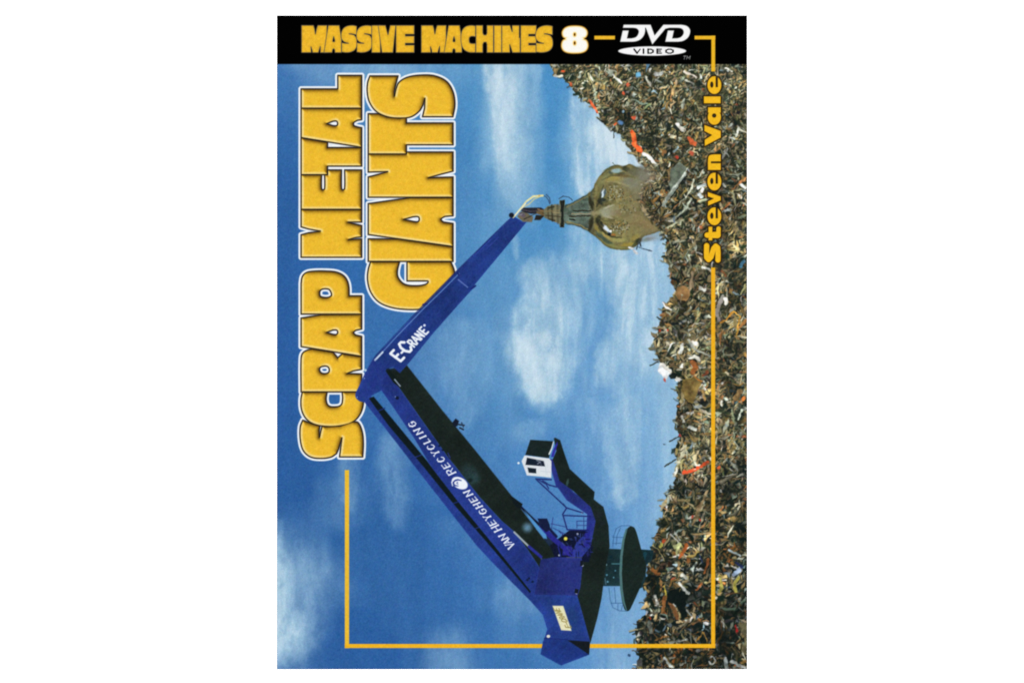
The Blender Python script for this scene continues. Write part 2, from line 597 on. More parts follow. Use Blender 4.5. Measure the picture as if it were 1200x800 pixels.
# sticks and wires that stand out of the heap against the sky
for pts, w in [([(761, 428), (771, 424)], 1.2), ([(779, 546), (792, 537)], 1.2), ([(784, 517), (797, 510)], 1.2), ([(747, 727), (752, 731)], 1.4),
               ([(770, 371), (778, 378)], 1.4), ([(766, 398), (772, 394)], 1.3), ([(776, 301), (784, 300)], 1.4), ([(720, 153), (719, 162)], 1.1)]:
    line(pts, w, (45, 50, 45), P_HEAP)
blob(778, 520.5, 1.4, 0.9, (90, 110, 125))
blob(737, 767, 2.0, 1.6, (35, 60, 90), None, .8)

# the pieces of scrap one can pick out
ROUGH = 1.6
def piece(kind):
    return part_id("scrap_heap", kind)


p = piece("orange_strip")
line([(740.5, 155), (743, 162), (742.5, 169), (746, 173), (751.5, 177)], [4.5, 5, 5.5, 6, 5], (232, 92, 44), p)
line([(742, 160), (745, 172)], 1.4, (250, 140, 80), None, .6)
p = piece("orange_bar")
line([(691, 118), (695.5, 124), (700, 132)], [2, 3.4, 3], (206, 90, 54), p)
p = piece("orange_offcut")
poly([(804, 161), (808, 161), (817, 167), (815, 171), (808, 169)], (240, 112, 66), p)
for (x, y, r, c) in [(659, 84, 2.6, (222, 78, 40)), (736, 99, 3, (200, 80, 55)), (742, 138, 3, (220, 95, 60)), (731, 110, 2, (190, 80, 50)),
                     (669, 99, 2.2, (170, 80, 50)), (721, 146, 2, (205, 90, 50)), (748, 88, 3.2, (88, 150, 195)), (728, 144, 3.4, (78, 125, 185)),
                     (730, 131, 2, (120, 160, 190)), (793, 185, 2.5, (190, 60, 45)), (810, 180, 3, (150, 70, 50)), (842, 548, 2.6, (235, 105, 60)),
                     (773, 387, 2.2, (205, 70, 45)), (782, 387, 1.8, (205, 80, 50)), (812, 605, 2.0, (210, 80, 55)), (820, 609, 2, (225, 90, 70)),
                     (778, 634, 2.4, (230, 95, 55)), (797, 510, 2, (170, 60, 60)), (762, 724, 2, (170, 70, 40)), (770, 200, 2.2, (60, 70, 60))]:
    blob(x, y, r, r * 0.8, c, None, .95, .35, rnd.random() * 3)
for pts, w, c in [([(650, 89), (658, 90)], 3.2, (226, 224, 208)), ([(718, 88), (728, 98)], 2.6, (196, 206, 206)), ([(757, 90), (762, 100)], 3.2, (206, 210, 202)),
                  ([(768, 88), (776, 86)], 5, (190, 200, 205)), ([(802, 84), (816, 91)], 2.4, (224, 218, 212)), ([(803, 94), (812, 98)], 2.6, (206, 212, 206)),
                  ([(850, 80), (857, 84)], 2.2, (230, 232, 228)), ([(754, 180), (760, 184), (768, 192)], 4.4, (226, 236, 238)), ([(794, 146), (801, 153)], 4.5, (238, 242, 240)),
                  ([(866, 150), (862, 161)], 2.4, (205, 212, 206)), ([(852, 175), (846, 186)], 2.6, (196, 204, 200)), ([(784, 176), (778, 184)], 2.4, (30, 38, 36)),
                  ([(790, 178), (794, 173)], 3, (120, 150, 165)), ([(868, 216), (873, 220)], 4, (220, 230, 232)), ([(866, 229), (868, 231)], 3.4, (230, 232, 226)),
                  ([(846, 216), (850, 219)], 3, (190, 200, 198)), ([(850, 247), (856, 245)], 3.4, (190, 205, 210)), ([(874, 208), (858, 222)], 2.4, (172, 116, 70)),
                  ([(856, 238), (846, 246)], 2.2, (176, 112, 66)), ([(818, 220), (826, 217)], 4, (205, 222, 228)), ([(819, 227), (822, 231)], 4, (190, 208, 220)),
                  ([(824, 222), (822, 225)], 4, (226, 234, 236)), ([(823, 313), (832, 316)], 3, (216, 224, 224)), ([(846, 318), (851, 323)], 2.5, (150, 90, 60)),
                  ([(867, 312), (872, 306)], 4, (70, 130, 170)), ([(820, 337), (826, 340)], 4, (200, 208, 206)), ([(850, 350), (851, 355)], 5, (228, 232, 230)),
                  ([(800, 403), (797, 413)], [4, 5], (202, 212, 214)), ([(813, 401), (817, 404)], 4.5, (236, 238, 236)), ([(807, 398), (811, 406), (820, 412), (831, 417)], 3, (168, 178, 172)),
                  ([(818, 390), (826, 384)], 2.4, (150, 160, 156)), ([(808, 420), (814, 417), (820, 421)], 3.4, (222, 226, 220)), ([(772, 412), (784, 402)], 1.8, (168, 170, 150)),
                  ([(822, 481), (834, 485)], 2.2, (206, 204, 186)), ([(806, 484), (812, 483)], 3.4, (232, 236, 236)), ([(815, 476), (820, 476)], 4, (200, 216, 222)),
                  ([(808, 500), (814, 503)], 4.6, (206, 218, 218)), ([(799, 488), (801, 494)], 3.2, (214, 222, 220)), ([(803, 467), (797, 478)], 2, (180, 184, 168)),
                  ([(811, 424), (815, 430), (812, 437)], 6, (140, 84, 44)), ([(829, 435), (824, 440)], 3.4, (160, 90, 60)), ([(824, 452), (826, 456)], 2.6, (224, 228, 226)),
                  ([(824, 458), (826, 468)], 3.4, (176, 140, 84)), ([(867, 458), (862, 466)], 7, (132, 108, 70)), ([(872, 466), (868, 470)], 4, (200, 116, 52)),
                  ([(846, 470), (845, 474)], 3.2, (226, 230, 224)), ([(850, 436), (853, 438)], 3.2, (216, 208, 180)), ([(870, 480), (864, 492)], 2.4, (176, 190, 178)),
                  ([(804, 522), (800, 532), (795, 541)], [4, 5, 4], (186, 188, 166)), ([(793, 548), (790, 557)], 3.4, (196, 198, 184)), ([(784, 580), (788, 586)], 2.4, (190, 190, 176)),
                  ([(828, 576), (820, 594), (812, 614)], [3, 4, 3], (152, 134, 98)), ([(826, 598), (818, 622)], 2, (176, 172, 146)), ([(790, 622), (796, 632)], 2.4, (196, 206, 204)),
                  ([(790, 640), (796, 638), (793, 649)], [5, 6, 2], (196, 206, 146)), ([(804, 638), (801, 646), (796, 654)], [5, 4, 2.4], (176, 94, 46)), ([(776, 636), (774, 640)], 3.6, (200, 196, 90)),
                  ([(786, 626), (794, 634)], 2, (226, 230, 230)), ([(830, 655), (825, 671)], 2.6, (176, 104, 56)), ([(803, 676), (799, 673)], 4.2, (222, 232, 226)),
                  ([(857, 662), (867, 668)], 2.2, (226, 232, 240)), ([(860, 672), (868, 666)], 5, (150, 176, 214)), ([(862, 658), (870, 664)], 3.2, (34, 46, 100)),
                  ([(854, 644), (868, 650)], 2.4, (160, 184, 200)), ([(844, 678), (846, 688), (843, 692)], 4, (186, 180, 88)), ([(865, 676), (861, 686), (862, 692)], 3.6, (190, 186, 84)),
                  ([(768, 697), (771, 709)], 3.2, (222, 230, 230)), ([(796, 683), (806, 694)], 3.4, (200, 212, 216)), ([(778, 686), (781, 702)], 1.8, (196, 178, 70)),
                  ([(779, 700), (777, 716)], 5, (150, 98, 54)), ([(784, 704), (790, 715), (794, 724)], [4, 6, 4], (146, 98, 60)), ([(823, 740), (829, 752)], 1.6, (196, 150, 70)),
                  ([(824, 741), (816, 750)], 1.6, (196, 150, 70)), ([(760, 728), (763, 740)], 4.2, (128, 136, 130)), ([(778, 771), (788, 781)], 3.4, (200, 216, 222)),
                  ([(850, 771), (852, 785)], 5, (176, 192, 200)), ([(857, 774), (866, 779), (876, 783)], 4, (206, 220, 226)), ([(862, 732), (864, 741)], 2.6, (190, 40, 40)),
                  ([(864, 740), (872, 752), (874, 768)], 1.8, (30, 36, 34)), ([(847, 726), (848, 734)], 3, (200, 206, 210)), ([(806, 748), (786, 752)], 2.4, (150, 160, 160)),
                  ([(822, 684), (816, 690)], 3, (190, 110, 60)), ([(765, 667), (772, 672)], 5, (178, 112, 62)), ([(755, 687), (760, 692)], 3, (190, 170, 110))]:
    line(pts, w, c, None, .95)
p = piece("tan_sheet")
poly([(865, 731), (876, 727), (876, 768), (869, 762), (872, 748)], (126, 124, 92), p, .92)
p = piece("dark_pipe_mouth")  # hole in the heap, its shade laid in as near-black colour
poly([(783, 692), (795, 688), (806, 697), (803, 710), (806, 722), (800, 725), (792, 708), (782, 704)], (14, 20, 20), p, .95, 1.6)
p = piece("steel_ring")
for k in range(14):
    a0, a1 = -2.4 + k * .36, -2.4 + (k + 1) * .36
    line([(834 + 4 * math.cos(a0), 773 + 4.4 * math.sin(a0)), (834 + 4 * math.cos(a1), 773 + 4.4 * math.sin(a1))], 1.9, (206, 216, 222), p)
p = piece("grey_plate")
poly([(785, 199), (796, 190), (806, 198), (789, 224), (784, 226)], (104, 118, 106), p)
line([(806, 198), (797, 212), (788, 225)], 2.6, (160, 172, 162), p)
p = piece("steel_pole")
line([(804, 203), (790, 221), (777, 241)], [3.5, 5, 4], (136, 150, 146), p)
line([(804.5, 201), (790, 219), (778, 237)], 1.3, (188, 198, 194), None, .7)
line([(808, 201), (796, 217), (784, 236)], 1.4, (24, 30, 30), None, .8)
line([(813, 211), (810, 222), (803, 232)], 2.4, (172, 180, 166), p)
p = piece("bent_pipe")
line([(810, 233), (804, 244), (796, 251), (786, 258)], 2.1, (166, 178, 164), p)
line([(801, 258), (790, 262), (781, 268), (773, 274)], 3.2, (152, 156, 132), p)
line([(773, 267), (770, 262), (762, 246)], 2.0, (60, 52, 38))
p = piece("brown_rock")
poly([(792, 340), (798, 335), (806, 337), (808, 345), (803, 353), (795, 352)], (140, 108, 68), p, 1, 1.4, 0, True)
line([(794, 352), (803, 354)], 1.6, (50, 40, 30))
p = piece("white_sack")
poly([(771, 430), (773, 425), (777, 424), (781, 429), (787, 434), (784, 439), (779, 444), (776, 440), (772, 436)], (246, 250, 251), p, 1, 1.2, 0, True)
poly([(790, 442), (793, 440), (799, 445), (797, 448), (792, 446)], (238, 240, 236), p)
poly([(784, 440), (788, 435), (795, 440), (790, 443), (786, 444)], (30, 38, 34))
blob(778.5, 445, 1.6, 2.2, (190, 90, 80))
p = piece("rusty_plate")
poly([(800, 445), (813, 441), (822, 447), (817, 460), (811, 474), (803, 467), (798, 455)], (136, 116, 66), p, 1, 1.2, 0, False,
     lambda X, Y, sd, cc: np.clip(cc * (1 + fbm(X, Y, 5, 5, 250)[..., None] * .35 + (Y - 457)[..., None] * .006), 0, 1))
line([(813, 441), (822, 447)], 1.5, (214, 126, 52), None, .9)
line([(800, 446), (812, 442)], 1.2, (170, 160, 80), None, .8)
line([(803, 467), (811, 475)], 1.4, (40, 36, 26))
p = piece("golden_bracket")
line([(859, 365), (867, 371), (863, 393)], [2, 2.6, 1.8], (214, 160, 62), p)
line([(858, 367), (850, 375), (844, 378)], 2.2, (190, 134, 50), p)
poly([(860, 369), (865, 372), (862, 386), (858, 380)], (140, 128, 84), None)
p = piece("red_chain")
for k in range(8):
    t = k / 7
    blob(802 + 27 * t, 552.5 - 3 * t - 12 * max(0, t - .35) * 1.05, 2.6, 1.9, (228 - 14 * (k % 2), 84, 46), p, 1, .3, -.6)

for _ in range(620):                                # splinters lying over the larger pieces
    y, x = rnd.uniform(76, 782), rnd.uniform(650, 874)
    if edge_ok(x, y, -3):
        a, l = rnd.uniform(0, 3.14), rnd.uniform(1, 4)
        line([(x - l * math.cos(a), y - l * math.sin(a)), (x + l * math.cos(a), y + l * math.sin(a))], [1.6, .7], pick(TONES), None, .8)
ROUGH = 0.0
sl, X, Y = patch(630, 60, X1, Y1)
crumple(sl, X, Y, 1.3, 4.2, 700, P_HEAP)
m = (HEAP_SD[sl] < 0.6).astype(np.float32)[..., None]
cur = IMG[sl]
tone = 1 + fbm(X, Y, 6, 6, 740, 3)[..., None] * 0.35 + fbm(X, Y, 22, 22, 744, 3)[..., None] * 0.75 + 0.06
lumi = cur.mean(-1, keepdims=True)
cool = np.clip((0.30 - lumi) / 0.30, 0, 1) * 0.55
cur = cur * tone * (1.10 - 0.12 * np.clip((Y - 150) / 120, 0, 1) - 0.16 * np.clip((Y - 560) / 120, 0, 1))[..., None]
cur = cur * (1 + (np.array([1.0, 0.975, 0.93], np.float32) - 1))
cur = cur + (rgb((20, 40, 39)) * 0.9 - cur) * cool
gray = cur.mean(-1, keepdims=True)
cur = gray + (cur - gray) * 0.92
cur = cur + (blur(cur, 1.6) - cur) * 0.35
sharp = cur + 0.38 * (cur - blur(cur, 1.8))
IMG[sl] += (np.clip(sharp, 0, 1) - IMG[sl]) * m

# ------------------------------------------------------------------ the yellow border line
P_LINE = [part_id("border_line") for _ in range(6)]
YEL = (242, 188, 46)


def bar(x0, y0, x1, y1, color, pid):
    poly([(x0, y0), (x1, y0), (x1, y1), (x0, y1)], color, pid, 1, 1.0)


bar(404.2, 550.4, 409.2, 758.5, (238, 190, 52), P_LINE[0])
bar(404.2, 753.7, 838, 758.5, (244, 184, 36), P_LINE[1])
bar(833.2, 313.5, 838, 758.5, (243, 180, 34), P_LINE[2])

# ------------------------------------------------------------------ the title, read upwards on the print
def q5(ox, oy, pts):
    return [(ox + p[0] / 5.0, oy + p[1] / 5.0) + tuple(p[2:]) for p in pts]


TITLE = {}
A_, B_, C_ = (320, 80), (320, 230), (320, 380)
TITLE['L'] = [q5(*A_, [(165, 123), (380, 123), (380, 44), (520, 44), (520, 236), (165, 236)])]
TITLE['A1'] = [q5(*A_, [(165, 236), (520, 236), (520, 303), (495, 307), (476, 318, 1), (472, 327, 1), (476, 338, 1), (498, 346), (520, 350), (520, 465), (165, 408)]),
               q5(*A_, [(316, 326), (352, 312), (372, 312, 1), (379, 325, 1), (374, 337, 1), (352, 338)])]
TITLE['T1'] = [q5(*A_, [(165, 409), (320, 435), (320, 466), (520, 466), (520, 575), (320, 575), (320, 625), (165, 625)])]
TITLE['E'] = [[(353, 205), (377, 205), (377, 221, 1), (378.8, 222.6, 1), (380.6, 221, 1), (380.6, 205), (384, 205), (384, 199.4), (400.4, 199.4), (400.4, 221, 1),
               (402.2, 222.6, 1), (404, 221, 1), (404, 199.4), (424, 199.4), (424, 245.5), (353, 245.5)]]
TITLE['M'] = [q5(*B_, [(165, 78), (520, 78), (520, 152), (482, 152), (440, 152), (482, 163), (520, 172), (520, 238), (482, 243), (444, 254), (482, 252), (520, 250), (520, 358), (165, 358),
                       (165, 226), (210, 214), (278, 205), (210, 193), (165, 180)])]
TITLE['P'] = [[(353, 368), (353, 332), (354.5, 324, 1), (359, 319.5, 1), (367, 317.8, 1), (382, 317.6, 1), (395, 319, 1), (404, 324, 1), (408.5, 333, 1), (409.4, 346.6), (424, 346.6), (424, 368)],
              [(374.8, 343, 1), (376.5, 339.5, 1), (382, 338.4, 1), (386.6, 340, 1), (387.8, 347, 1), (376.5, 347.6, 1)]]
TITLE['A2'] = [[(353, 372.6), (378, 368.5), (424, 368), (424, 385.4), (417, 387), (414.6, 389.6, 1), (417, 392.4), (424, 394), (424, 417.4), (353, 406)],
               [(383, 389.3), (390.5, 386.6), (394.6, 386.8, 1), (395.9, 389.4, 1), (394.2, 391.8, 1), (389.5, 391.4)]]
TITLE['R'] = [[(353, 459), (353, 420, 1), (355, 413.5, 1), (361, 409.8, 1), (367, 408.6), (390.6, 412.4), (396, 419), (401.5, 414.2), (424, 417.6), (424, 432.5), (414, 434.5), (407, 437.4),
               (415, 437.6), (424, 438), (424, 459)],
              [(374.8, 434, 1), (375.4, 430.5, 1), (379, 429, 1), (384, 429.4, 1), (386, 433, 1), (384.6, 436.6, 1), (378, 437.2, 1)]]
TITLE['C'] = [[(354.4, 459), (352.8, 468, 1), (353.6, 480, 1), (358.6, 490, 1), (368, 496.6, 1), (384, 499.4, 1), (400, 498.4, 1), (413, 494.4, 1), (421.6, 486, 1), (425.8, 474, 1), (425.6, 459),
               (401, 459), (401.6, 467, 1), (399.6, 474.4, 1), (392, 476.4, 1), (385, 474.8, 1), (382.4, 468, 1), (383.6, 459)]]
TITLE['S'] = [[(355, 492), (352, 500, 1), (352.2, 516, 1), (355.8, 528, 1), (364, 535, 1), (376, 536.8, 1), (388, 535.2, 1), (394.6, 531), (397.2, 525), (400.8, 512.6), (399.4, 524), (398, 535), (425.2, 535), (426, 520, 1),
               (424.8, 506, 1), (420, 495, 1), (414, 493.6), (400, 498.4), (384, 499.4), (377.6, 499), (376, 505), (374.6, 512), (374.2, 504), (375, 498.6), (366, 496)],
              ]
TITLE['S2'] = [q5(*A_, [(568, 47), (733, 47), (720, 95), (711, 140), (712, 165), (720, 125), (738, 85, 1), (790, 54, 1), (870, 42, 1), (950, 47, 1), (1018, 80, 1), (1055, 140, 1), (1066, 215, 1), (1054, 286),
                        (876, 286), (888, 235), (890, 178), (880, 215), (858, 252, 1), (810, 286, 1), (745, 294, 1), (670, 286, 1), (605, 255, 1), (565, 200, 1), (552, 140, 1), (555, 85, 1)])]
TITLE['T2'] = [q5(*A_, [(558, 268), (620, 268), (670, 287), (745, 294), (782, 290), (782, 322), (1055, 322), (1055, 450), (782, 450), (782, 504), (558, 504)])]
TITLE['N'] = [q5(*A_, [(558, 504), (782, 504), (782, 492), (1055, 492), (1055, 604), (985, 622), (912, 642), (985, 640), (1055, 638), (1055, 757), (558, 757), (558, 638), (620, 622), (672, 607), (620, 608), (558, 610)])]
TITLE['A3'] = [q5(*B_, [(558, 44), (810, 8), (1055, 8), (1055, 115), (1008, 119), (988, 130, 1), (986, 140, 1), (1000, 152), (1055, 160), (1055, 295), (558, 225)]),
               q5(*B_, [(766, 136), (822, 121), (850, 121, 1), (857, 134, 1), (850, 149, 1), (822, 148)])]
TITLE['I'] = [q5(*B_, [(558, 250), (735, 250), (1055, 296), (1055, 382), (558, 382)])]
TITLE['G'] = [q5(*B_, [(572, 383), (558, 430, 1), (554, 490, 1), (572, 560, 1), (618, 618, 1), (690, 650, 1), (780, 663, 1), (870, 660, 1), (960, 635, 1), (1035, 575, 1), (1066, 500, 1), (1062, 435, 1), (1042, 383),
                       (785, 383), (785, 496), (890, 496), (909, 500, 1), (890, 517, 1), (830, 524, 1), (770, 514, 1), (735, 478, 1), (729, 440, 1), (742, 383)])]
ORDER = ['S', 'C', 'R', 'A2', 'P', 'M', 'E', 'T1', 'A1', 'L', 'G', 'I', 'A3', 'N', 'T2', 'S2']
LETTERS = {k: [path(c) for c in v] for k, v in TITLE.items()}
slT, XT, YT = patch(340, 70, 550, 560)
UN = np.full(XT.shape, 1e9, np.float32)
SDS = {}
for k in ORDER:
    SDS[k] = sd_poly(LETTERS[k], XT, YT)
    np.minimum(UN, SDS[k], out=UN)
P_OUT = part_id("title_lettering")
halo = np.clip(0.5 - (UN - 3.1) / 1.2, 0, 1)
lay(slT, halo, rgb((246, 250, 253)), P_OUT)
lay(slT, np.clip(0.5 - (UN - 0.75) / 1.3, 0, 1), rgb((30, 24, 22)), P_OUT)
grainT = fbm(XT, YT, 3.0, 3.0, 400, 2)
for k in ORDER:
    s = SDS[k]
    gy, gx = np.gradient(s)
    gl = np.sqrt(gx * gx + gy * gy) + 1e-6
    nx, ny = blur(gx / gl, 1.2), blur(gy / gl, 1.2)
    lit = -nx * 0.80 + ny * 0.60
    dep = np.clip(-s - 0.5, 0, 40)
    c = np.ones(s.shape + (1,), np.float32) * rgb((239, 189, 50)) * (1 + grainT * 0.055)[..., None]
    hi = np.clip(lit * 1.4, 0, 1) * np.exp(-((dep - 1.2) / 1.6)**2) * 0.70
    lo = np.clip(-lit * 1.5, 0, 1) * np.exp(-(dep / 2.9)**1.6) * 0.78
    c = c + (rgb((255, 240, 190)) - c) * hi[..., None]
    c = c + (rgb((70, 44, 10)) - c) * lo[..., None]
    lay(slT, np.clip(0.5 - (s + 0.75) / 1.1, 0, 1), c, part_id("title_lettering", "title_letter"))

# ------------------------------------------------------------------ stroke lettering for the small writing
STROKES = {
    'V': [[(0, 1), (.5, 0), (1, 1)]], 'A': [[(0, 0), (.5, 1), (1, 0)], [(.2, .35), (.8, .35)]], 'N': [[(0, 0), (0, 1), (1, 0), (1, 1)]],
    'H': [[(0, 0), (0, 1)], [(1, 0), (1, 1)], [(0, .5), (1, .5)]], 'E': [[(1, 1), (0, 1), (0, 0), (1, 0)], [(0, .52), (.8, .52)]],
    'Y': [[(0, 1), (.5, .5), (1, 1)], [(.5, .5), (.5, 0)]], 'G': [[(1, .85), (.7, 1), (.3, 1), (0, .7), (0, .3), (.3, 0), (.75, 0), (1, .15), (1, .45), (.6, .45)]],
    'R': [[(0, 0), (0, 1), (.7, 1), (.95, .85), (.95, .65), (.7, .5), (0, .5)], [(.5, .5), (1, 0)]],
    'C': [[(1, .8), (.7, 1), (.3, 1), (0, .7), (0, .3), (.3, 0), (.7, 0), (1, .2)]], 'L': [[(0, 1), (0, 0), (1, 0)]], 'I': [[(.5, 0), (.5, 1)]],
    '-': [[(0, .42), (1, .42)]], 'D': [[(0, 0), (0, 1), (.6, 1), (1, .7), (1, .3), (.6, 0), (0, 0)]],
    'O': [[(.3, 0), (0, .3), (0, .7), (.3, 1), (.7, 1), (1, .7), (1, .3), (.7, 0), (.3, 0)]], 'T': [[(0, 1), (1, 1)], [(.5, 1), (.5, 0)]],
    'M': [[(0, 0), (0, 1), (.5, .3), (1, 1), (1, 0)]]}


def glyph(ch, fn, w, color, pid, thin=None, alpha=1.0):
    for st in STROKES[ch]:
        P = [fn(*p) for p in st]
        if thin is None:
            line(P, w, color, pid, alpha, 0.9)
        else:
            for k in range(len(P) - 1):
                du, dv = st[k + 1][0] - st[k][0], st[k + 1][1] - st[k][1]
                heavy = abs(dv) > abs(du) * 1.0 and not (dv > 0 and du > 0.2)
                line(P[k:k + 2], w if heavy else thin, color, pid, alpha, 0.9)


# ------------------------------------------------------------------ the printed crane
BLUE, BLUE2, DARK, TEAL = (36, 50, 142), (40, 42, 138), (26, 37, 35), (18, 58, 74)
P_CRANE = part_id("crane")


def paint(X, Y, sd, cc):
    """printed enamel: slow drift of tone, paler shading printed along the edges, faint streaks"""
    e = np.exp(np.clip(sd, -30, 0) / 1.6)
    k = 1 + fbm(X, Y, 34, 34, 800, 3) * 0.42 + fbm(X + Y, X - Y, 5, 40, 810, 3) * 0.16 + fbm(X, Y, 4, 4, 820, 2) * 0.10
    return np.clip(cc * (k + e * 0.10)[..., None], 0, 1)


P_PED = part_id("crane", "pedestal")
P_DISC = part_id("crane", "slewing_platform")
P_RAIL = part_id("crane", "railing")
# pedestal and platform
poly([(706, 642), (728, 643), (728, 686), (704, 686)], (28, 51, 56), P_PED, 1, 1.0, 0, False, paint)
poly([(748, 643), (766, 644), (764, 655), (756, 663), (757, 676), (752, 688), (746, 690)], (25, 48, 55), P_PED, 1, 1.0, 0, False, paint)
for (x, y, r, c) in [(710, 661, 1.4, (110, 150, 160)), (711, 673, 1.2, (80, 130, 150)), (719, 676, 1.0, (80, 130, 150)), (716, 652, 2, (14, 40, 50)), (712, 681, 1.2, (90, 140, 160)), (721, 668, 1.0, (70, 120, 140))]:
    blob(x, y, r, r, c)
line([(717, 660), (727, 660)], 1.3, (70, 120, 130))
line([(709, 677), (710, 684)], 1.2, (100, 140, 160), None, .6)
line([(756, 648), (750, 668)], 4, (26, 80, 96), None, .5)
poly([(739, 615.6), (743.5, 618, 1), (747, 627), (751.6, 644), (757.4, 664, 1), (755, 675), (750, 688), (741, 708), (736.5, 715, 1), (732, 713.4, 1), (728, 698, 1), (726.4, 676, 1), (727, 652, 1), (730, 632, 1), (735, 619, 1)],
     (26, 38, 35), P_DISC, 1, 1.0, 0, False, paint)
line([(734, 620), (730.6, 632), (728, 652), (727.2, 672), (728.2, 690), (730.6, 704), (734, 714)], [2.0, 2.6, 3.0, 3.0, 3.0, 2.4, 1.2], (78, 116, 118), P_DISC)
for pts in [[(718, 640), (719, 628), (722, 619), (728, 615.4), (738, 615.4)], [(722, 638), (723, 627), (727, 618)], [(718, 629), (731, 629)], [(718, 636), (728, 636)],
            [(713.6, 688), (715, 702), (718, 711), (726, 715), (735, 715.4)], [(720, 688), (721.5, 706)], [(716, 706), (729, 706)], [(724, 707), (724, 714)], [(730, 707), (728, 714)]]:
    line(pts, 0.9, (44, 84, 126), P_RAIL, .62)
# engine house: dark side, blue panel, counterweight
poly([(691, 596), (706.6, 593), (713, 616), (714.4, 640), (709, 668), (705, 700), (700, 723), (692, 752), (687, 742), (680.6, 715), (675, 698), (674, 686), (683, 660), (690, 638), (698, 608)], (26, 36, 33), P_CRANE, 1, 1.0, 0, False, paint)
poly([(667, 621), (690, 619.6), (699, 612), (697, 634), (690, 658), (634, 655), (640, 642), (655, 630)], (18, 24, 50), P_CRANE)
poly([(640, 622), (652, 626), (648, 650), (632, 652)], (20, 26, 42), P_CRANE, .8, 2)
P_HOUSE = part_id("crane", "engine_house")
poly([(633.6, 652), (681.6, 652.6), (682.6, 662), (680, 688), (676.6, 698), (640, 698), (624, 697), (631.6, 664)], (37, 47, 112), P_HOUSE, 1, 1.0, 0, False, paint)
line([(664, 652.4), (682, 652.6)], 1.0, (120, 130, 110), None, .5)
P_CW = part_id("crane", "counterweight")
poly([(624, 696), (676.4, 697.2), (682, 716), (691.6, 751), (666, 748.4), (638, 747), (641.2, 736.6), (635.4, 718), (629, 708)], (36, 59, 130), P_CW, 1, 1.0, 0, False, paint)
poly([(638, 746.4), (666, 747.6), (691.4, 750.6), (690.2, 766.4), (657.4, 779), (633.4, 766), (636, 752)], (33, 57, 131), P_CW, 1, 1.0, 0, False, paint)
poly([(665, 749.4), (691.4, 751), (690.2, 766.2)], (22, 28, 34), P_CW)
line([(638, 747), (665, 748.6)], 1.0, (24, 32, 100), None, .7)
blob(671, 722, 6, 14, (30, 66, 104), None, .35, .8, -.3)
blob(647, 712, 5, 12, (30, 60, 110), None, .3, .8, -.3)
P_SIGN = part_id("crane", "yellow_sign")
poly([(647.4, 709), (660, 709.2), (669.8, 738.4), (657.6, 737.6)], (232, 230, 190), P_SIGN, 1, 1.2)
for k, ch in enumerate("E-CRANE"):
    t = (k + .5) / 7.0
    cx, cy = 666.2 + (650.6 - 666.2) * t + .6, 735 + (711.6 - 735) * t
    glyph(ch, lambda u, v, cx=cx, cy=cy: (cx + (v - .5) * -6.4 - (u - .5) * 1.2, cy - (u - .5) * 2.4 - (v - .5) * 0.4), 1.05, (150, 134, 70), None, None, .85)
for (x, y) in [(634.2, 652.4), (623.8, 694.8), (642.6, 744.8)]:
    blob(x, y, 2.1, 1.8, (228, 226, 214), None, 1, .3)
for (x, y) in [(655.4, 650), (676.6, 625.2), (682.6, 662), (675.6, 694.4), (682, 600.2)]:
    blob(x, y, 1.3, 1.2, (190, 196, 214), None, .9, .4)
poly([(680, 656), (684, 657), (683, 662), (680, 663)], (20, 26, 34))
poly([(674, 689), (678, 690), (677, 695), (673, 694)], (20, 26, 34))
# cab with its arm
P_ARM = part_id("crane", "cab_arm")
poly([(642, 537), (650, 538), (657, 558), (672, 576), (694, 592), (701, 606), (701, 612), (692, 640), (682, 652), (668, 652), (676, 634), (687, 624), (688, 602), (664, 585.6), (655, 573), (651.4, 569)], (42, 54, 134), P_ARM, 1, 1.0, 0, False, paint)
poly([(686, 622), (692, 614), (690, 640), (682, 640)], (40, 42, 140), P_ARM, .8, 2)
poly([(649, 513.6), (650.4, 512.4), (656.4, 515.4), (661, 530), (667.6, 549), (696.8, 576), (695.8, 584.6), (707, 593.4), (713, 616), (712, 640), (692, 640), (698, 610), (692.4, 594), (672, 575), (655.6, 563), (651, 548), (647.6, 538), (652, 528)], DARK, P_ARM, 1, 1.0, 0, False, paint)
poly([(653, 517), (653.6, 520), (648.6, 535), (645.6, 535), (648, 527)], (48, 48, 160), P_ARM)
blob(665, 565, 1.4, 4, (70, 100, 96), None, .7, .5, .2)
for (x, y, r, c) in [(701, 603, 5, (34, 40, 48)), (706, 612, 4, (30, 38, 46))]:
    blob(x, y, r, r, c, None, .5, .7)
P_CAB = part_id("crane", "cab")
poly([(621.4, 515), (648.4, 516.6), (643.2, 536.4), (615.6, 532.6)], (26, 38, 38), P_CAB)
line([(648.6, 517.2), (646.6, 525), (643.6, 531.6)], [1.0, 1.5, 1.8], (224, 232, 232), P_CAB)
poly([(614.6, 533.2), (643.6, 536.8), (646.2, 540), (646, 559.4), (634, 558), (617.4, 556.6), (611.2, 540)], (222, 228, 233), P_CAB)
line([(634, 551.6), (645, 553)], .8, (190, 200, 210), None, .8)
line([(638.4, 541), (640, 555)], .8, (200, 210, 216), None, .8)
P_WIN = part_id("crane", "cab_window")
poly([(617.6, 535.8), (637, 539.8), (638.6, 546), (615.8, 544.2)], (24, 34, 50), P_WIN)
poly([(618.2, 547.4), (628.2, 548.6), (628.4, 554.2), (619.6, 553.4)], (24, 34, 46), P_WIN)
line([(629, 539), (633, 541), (630, 543)], 1.2, (150, 160, 176), None, .8)
line([(633, 540), (634.5, 546)], .8, (130, 140, 160), None, .7)
blob(607.6, 542.2, 1.4, 1.3, (232, 242, 250), None, 1, .4)
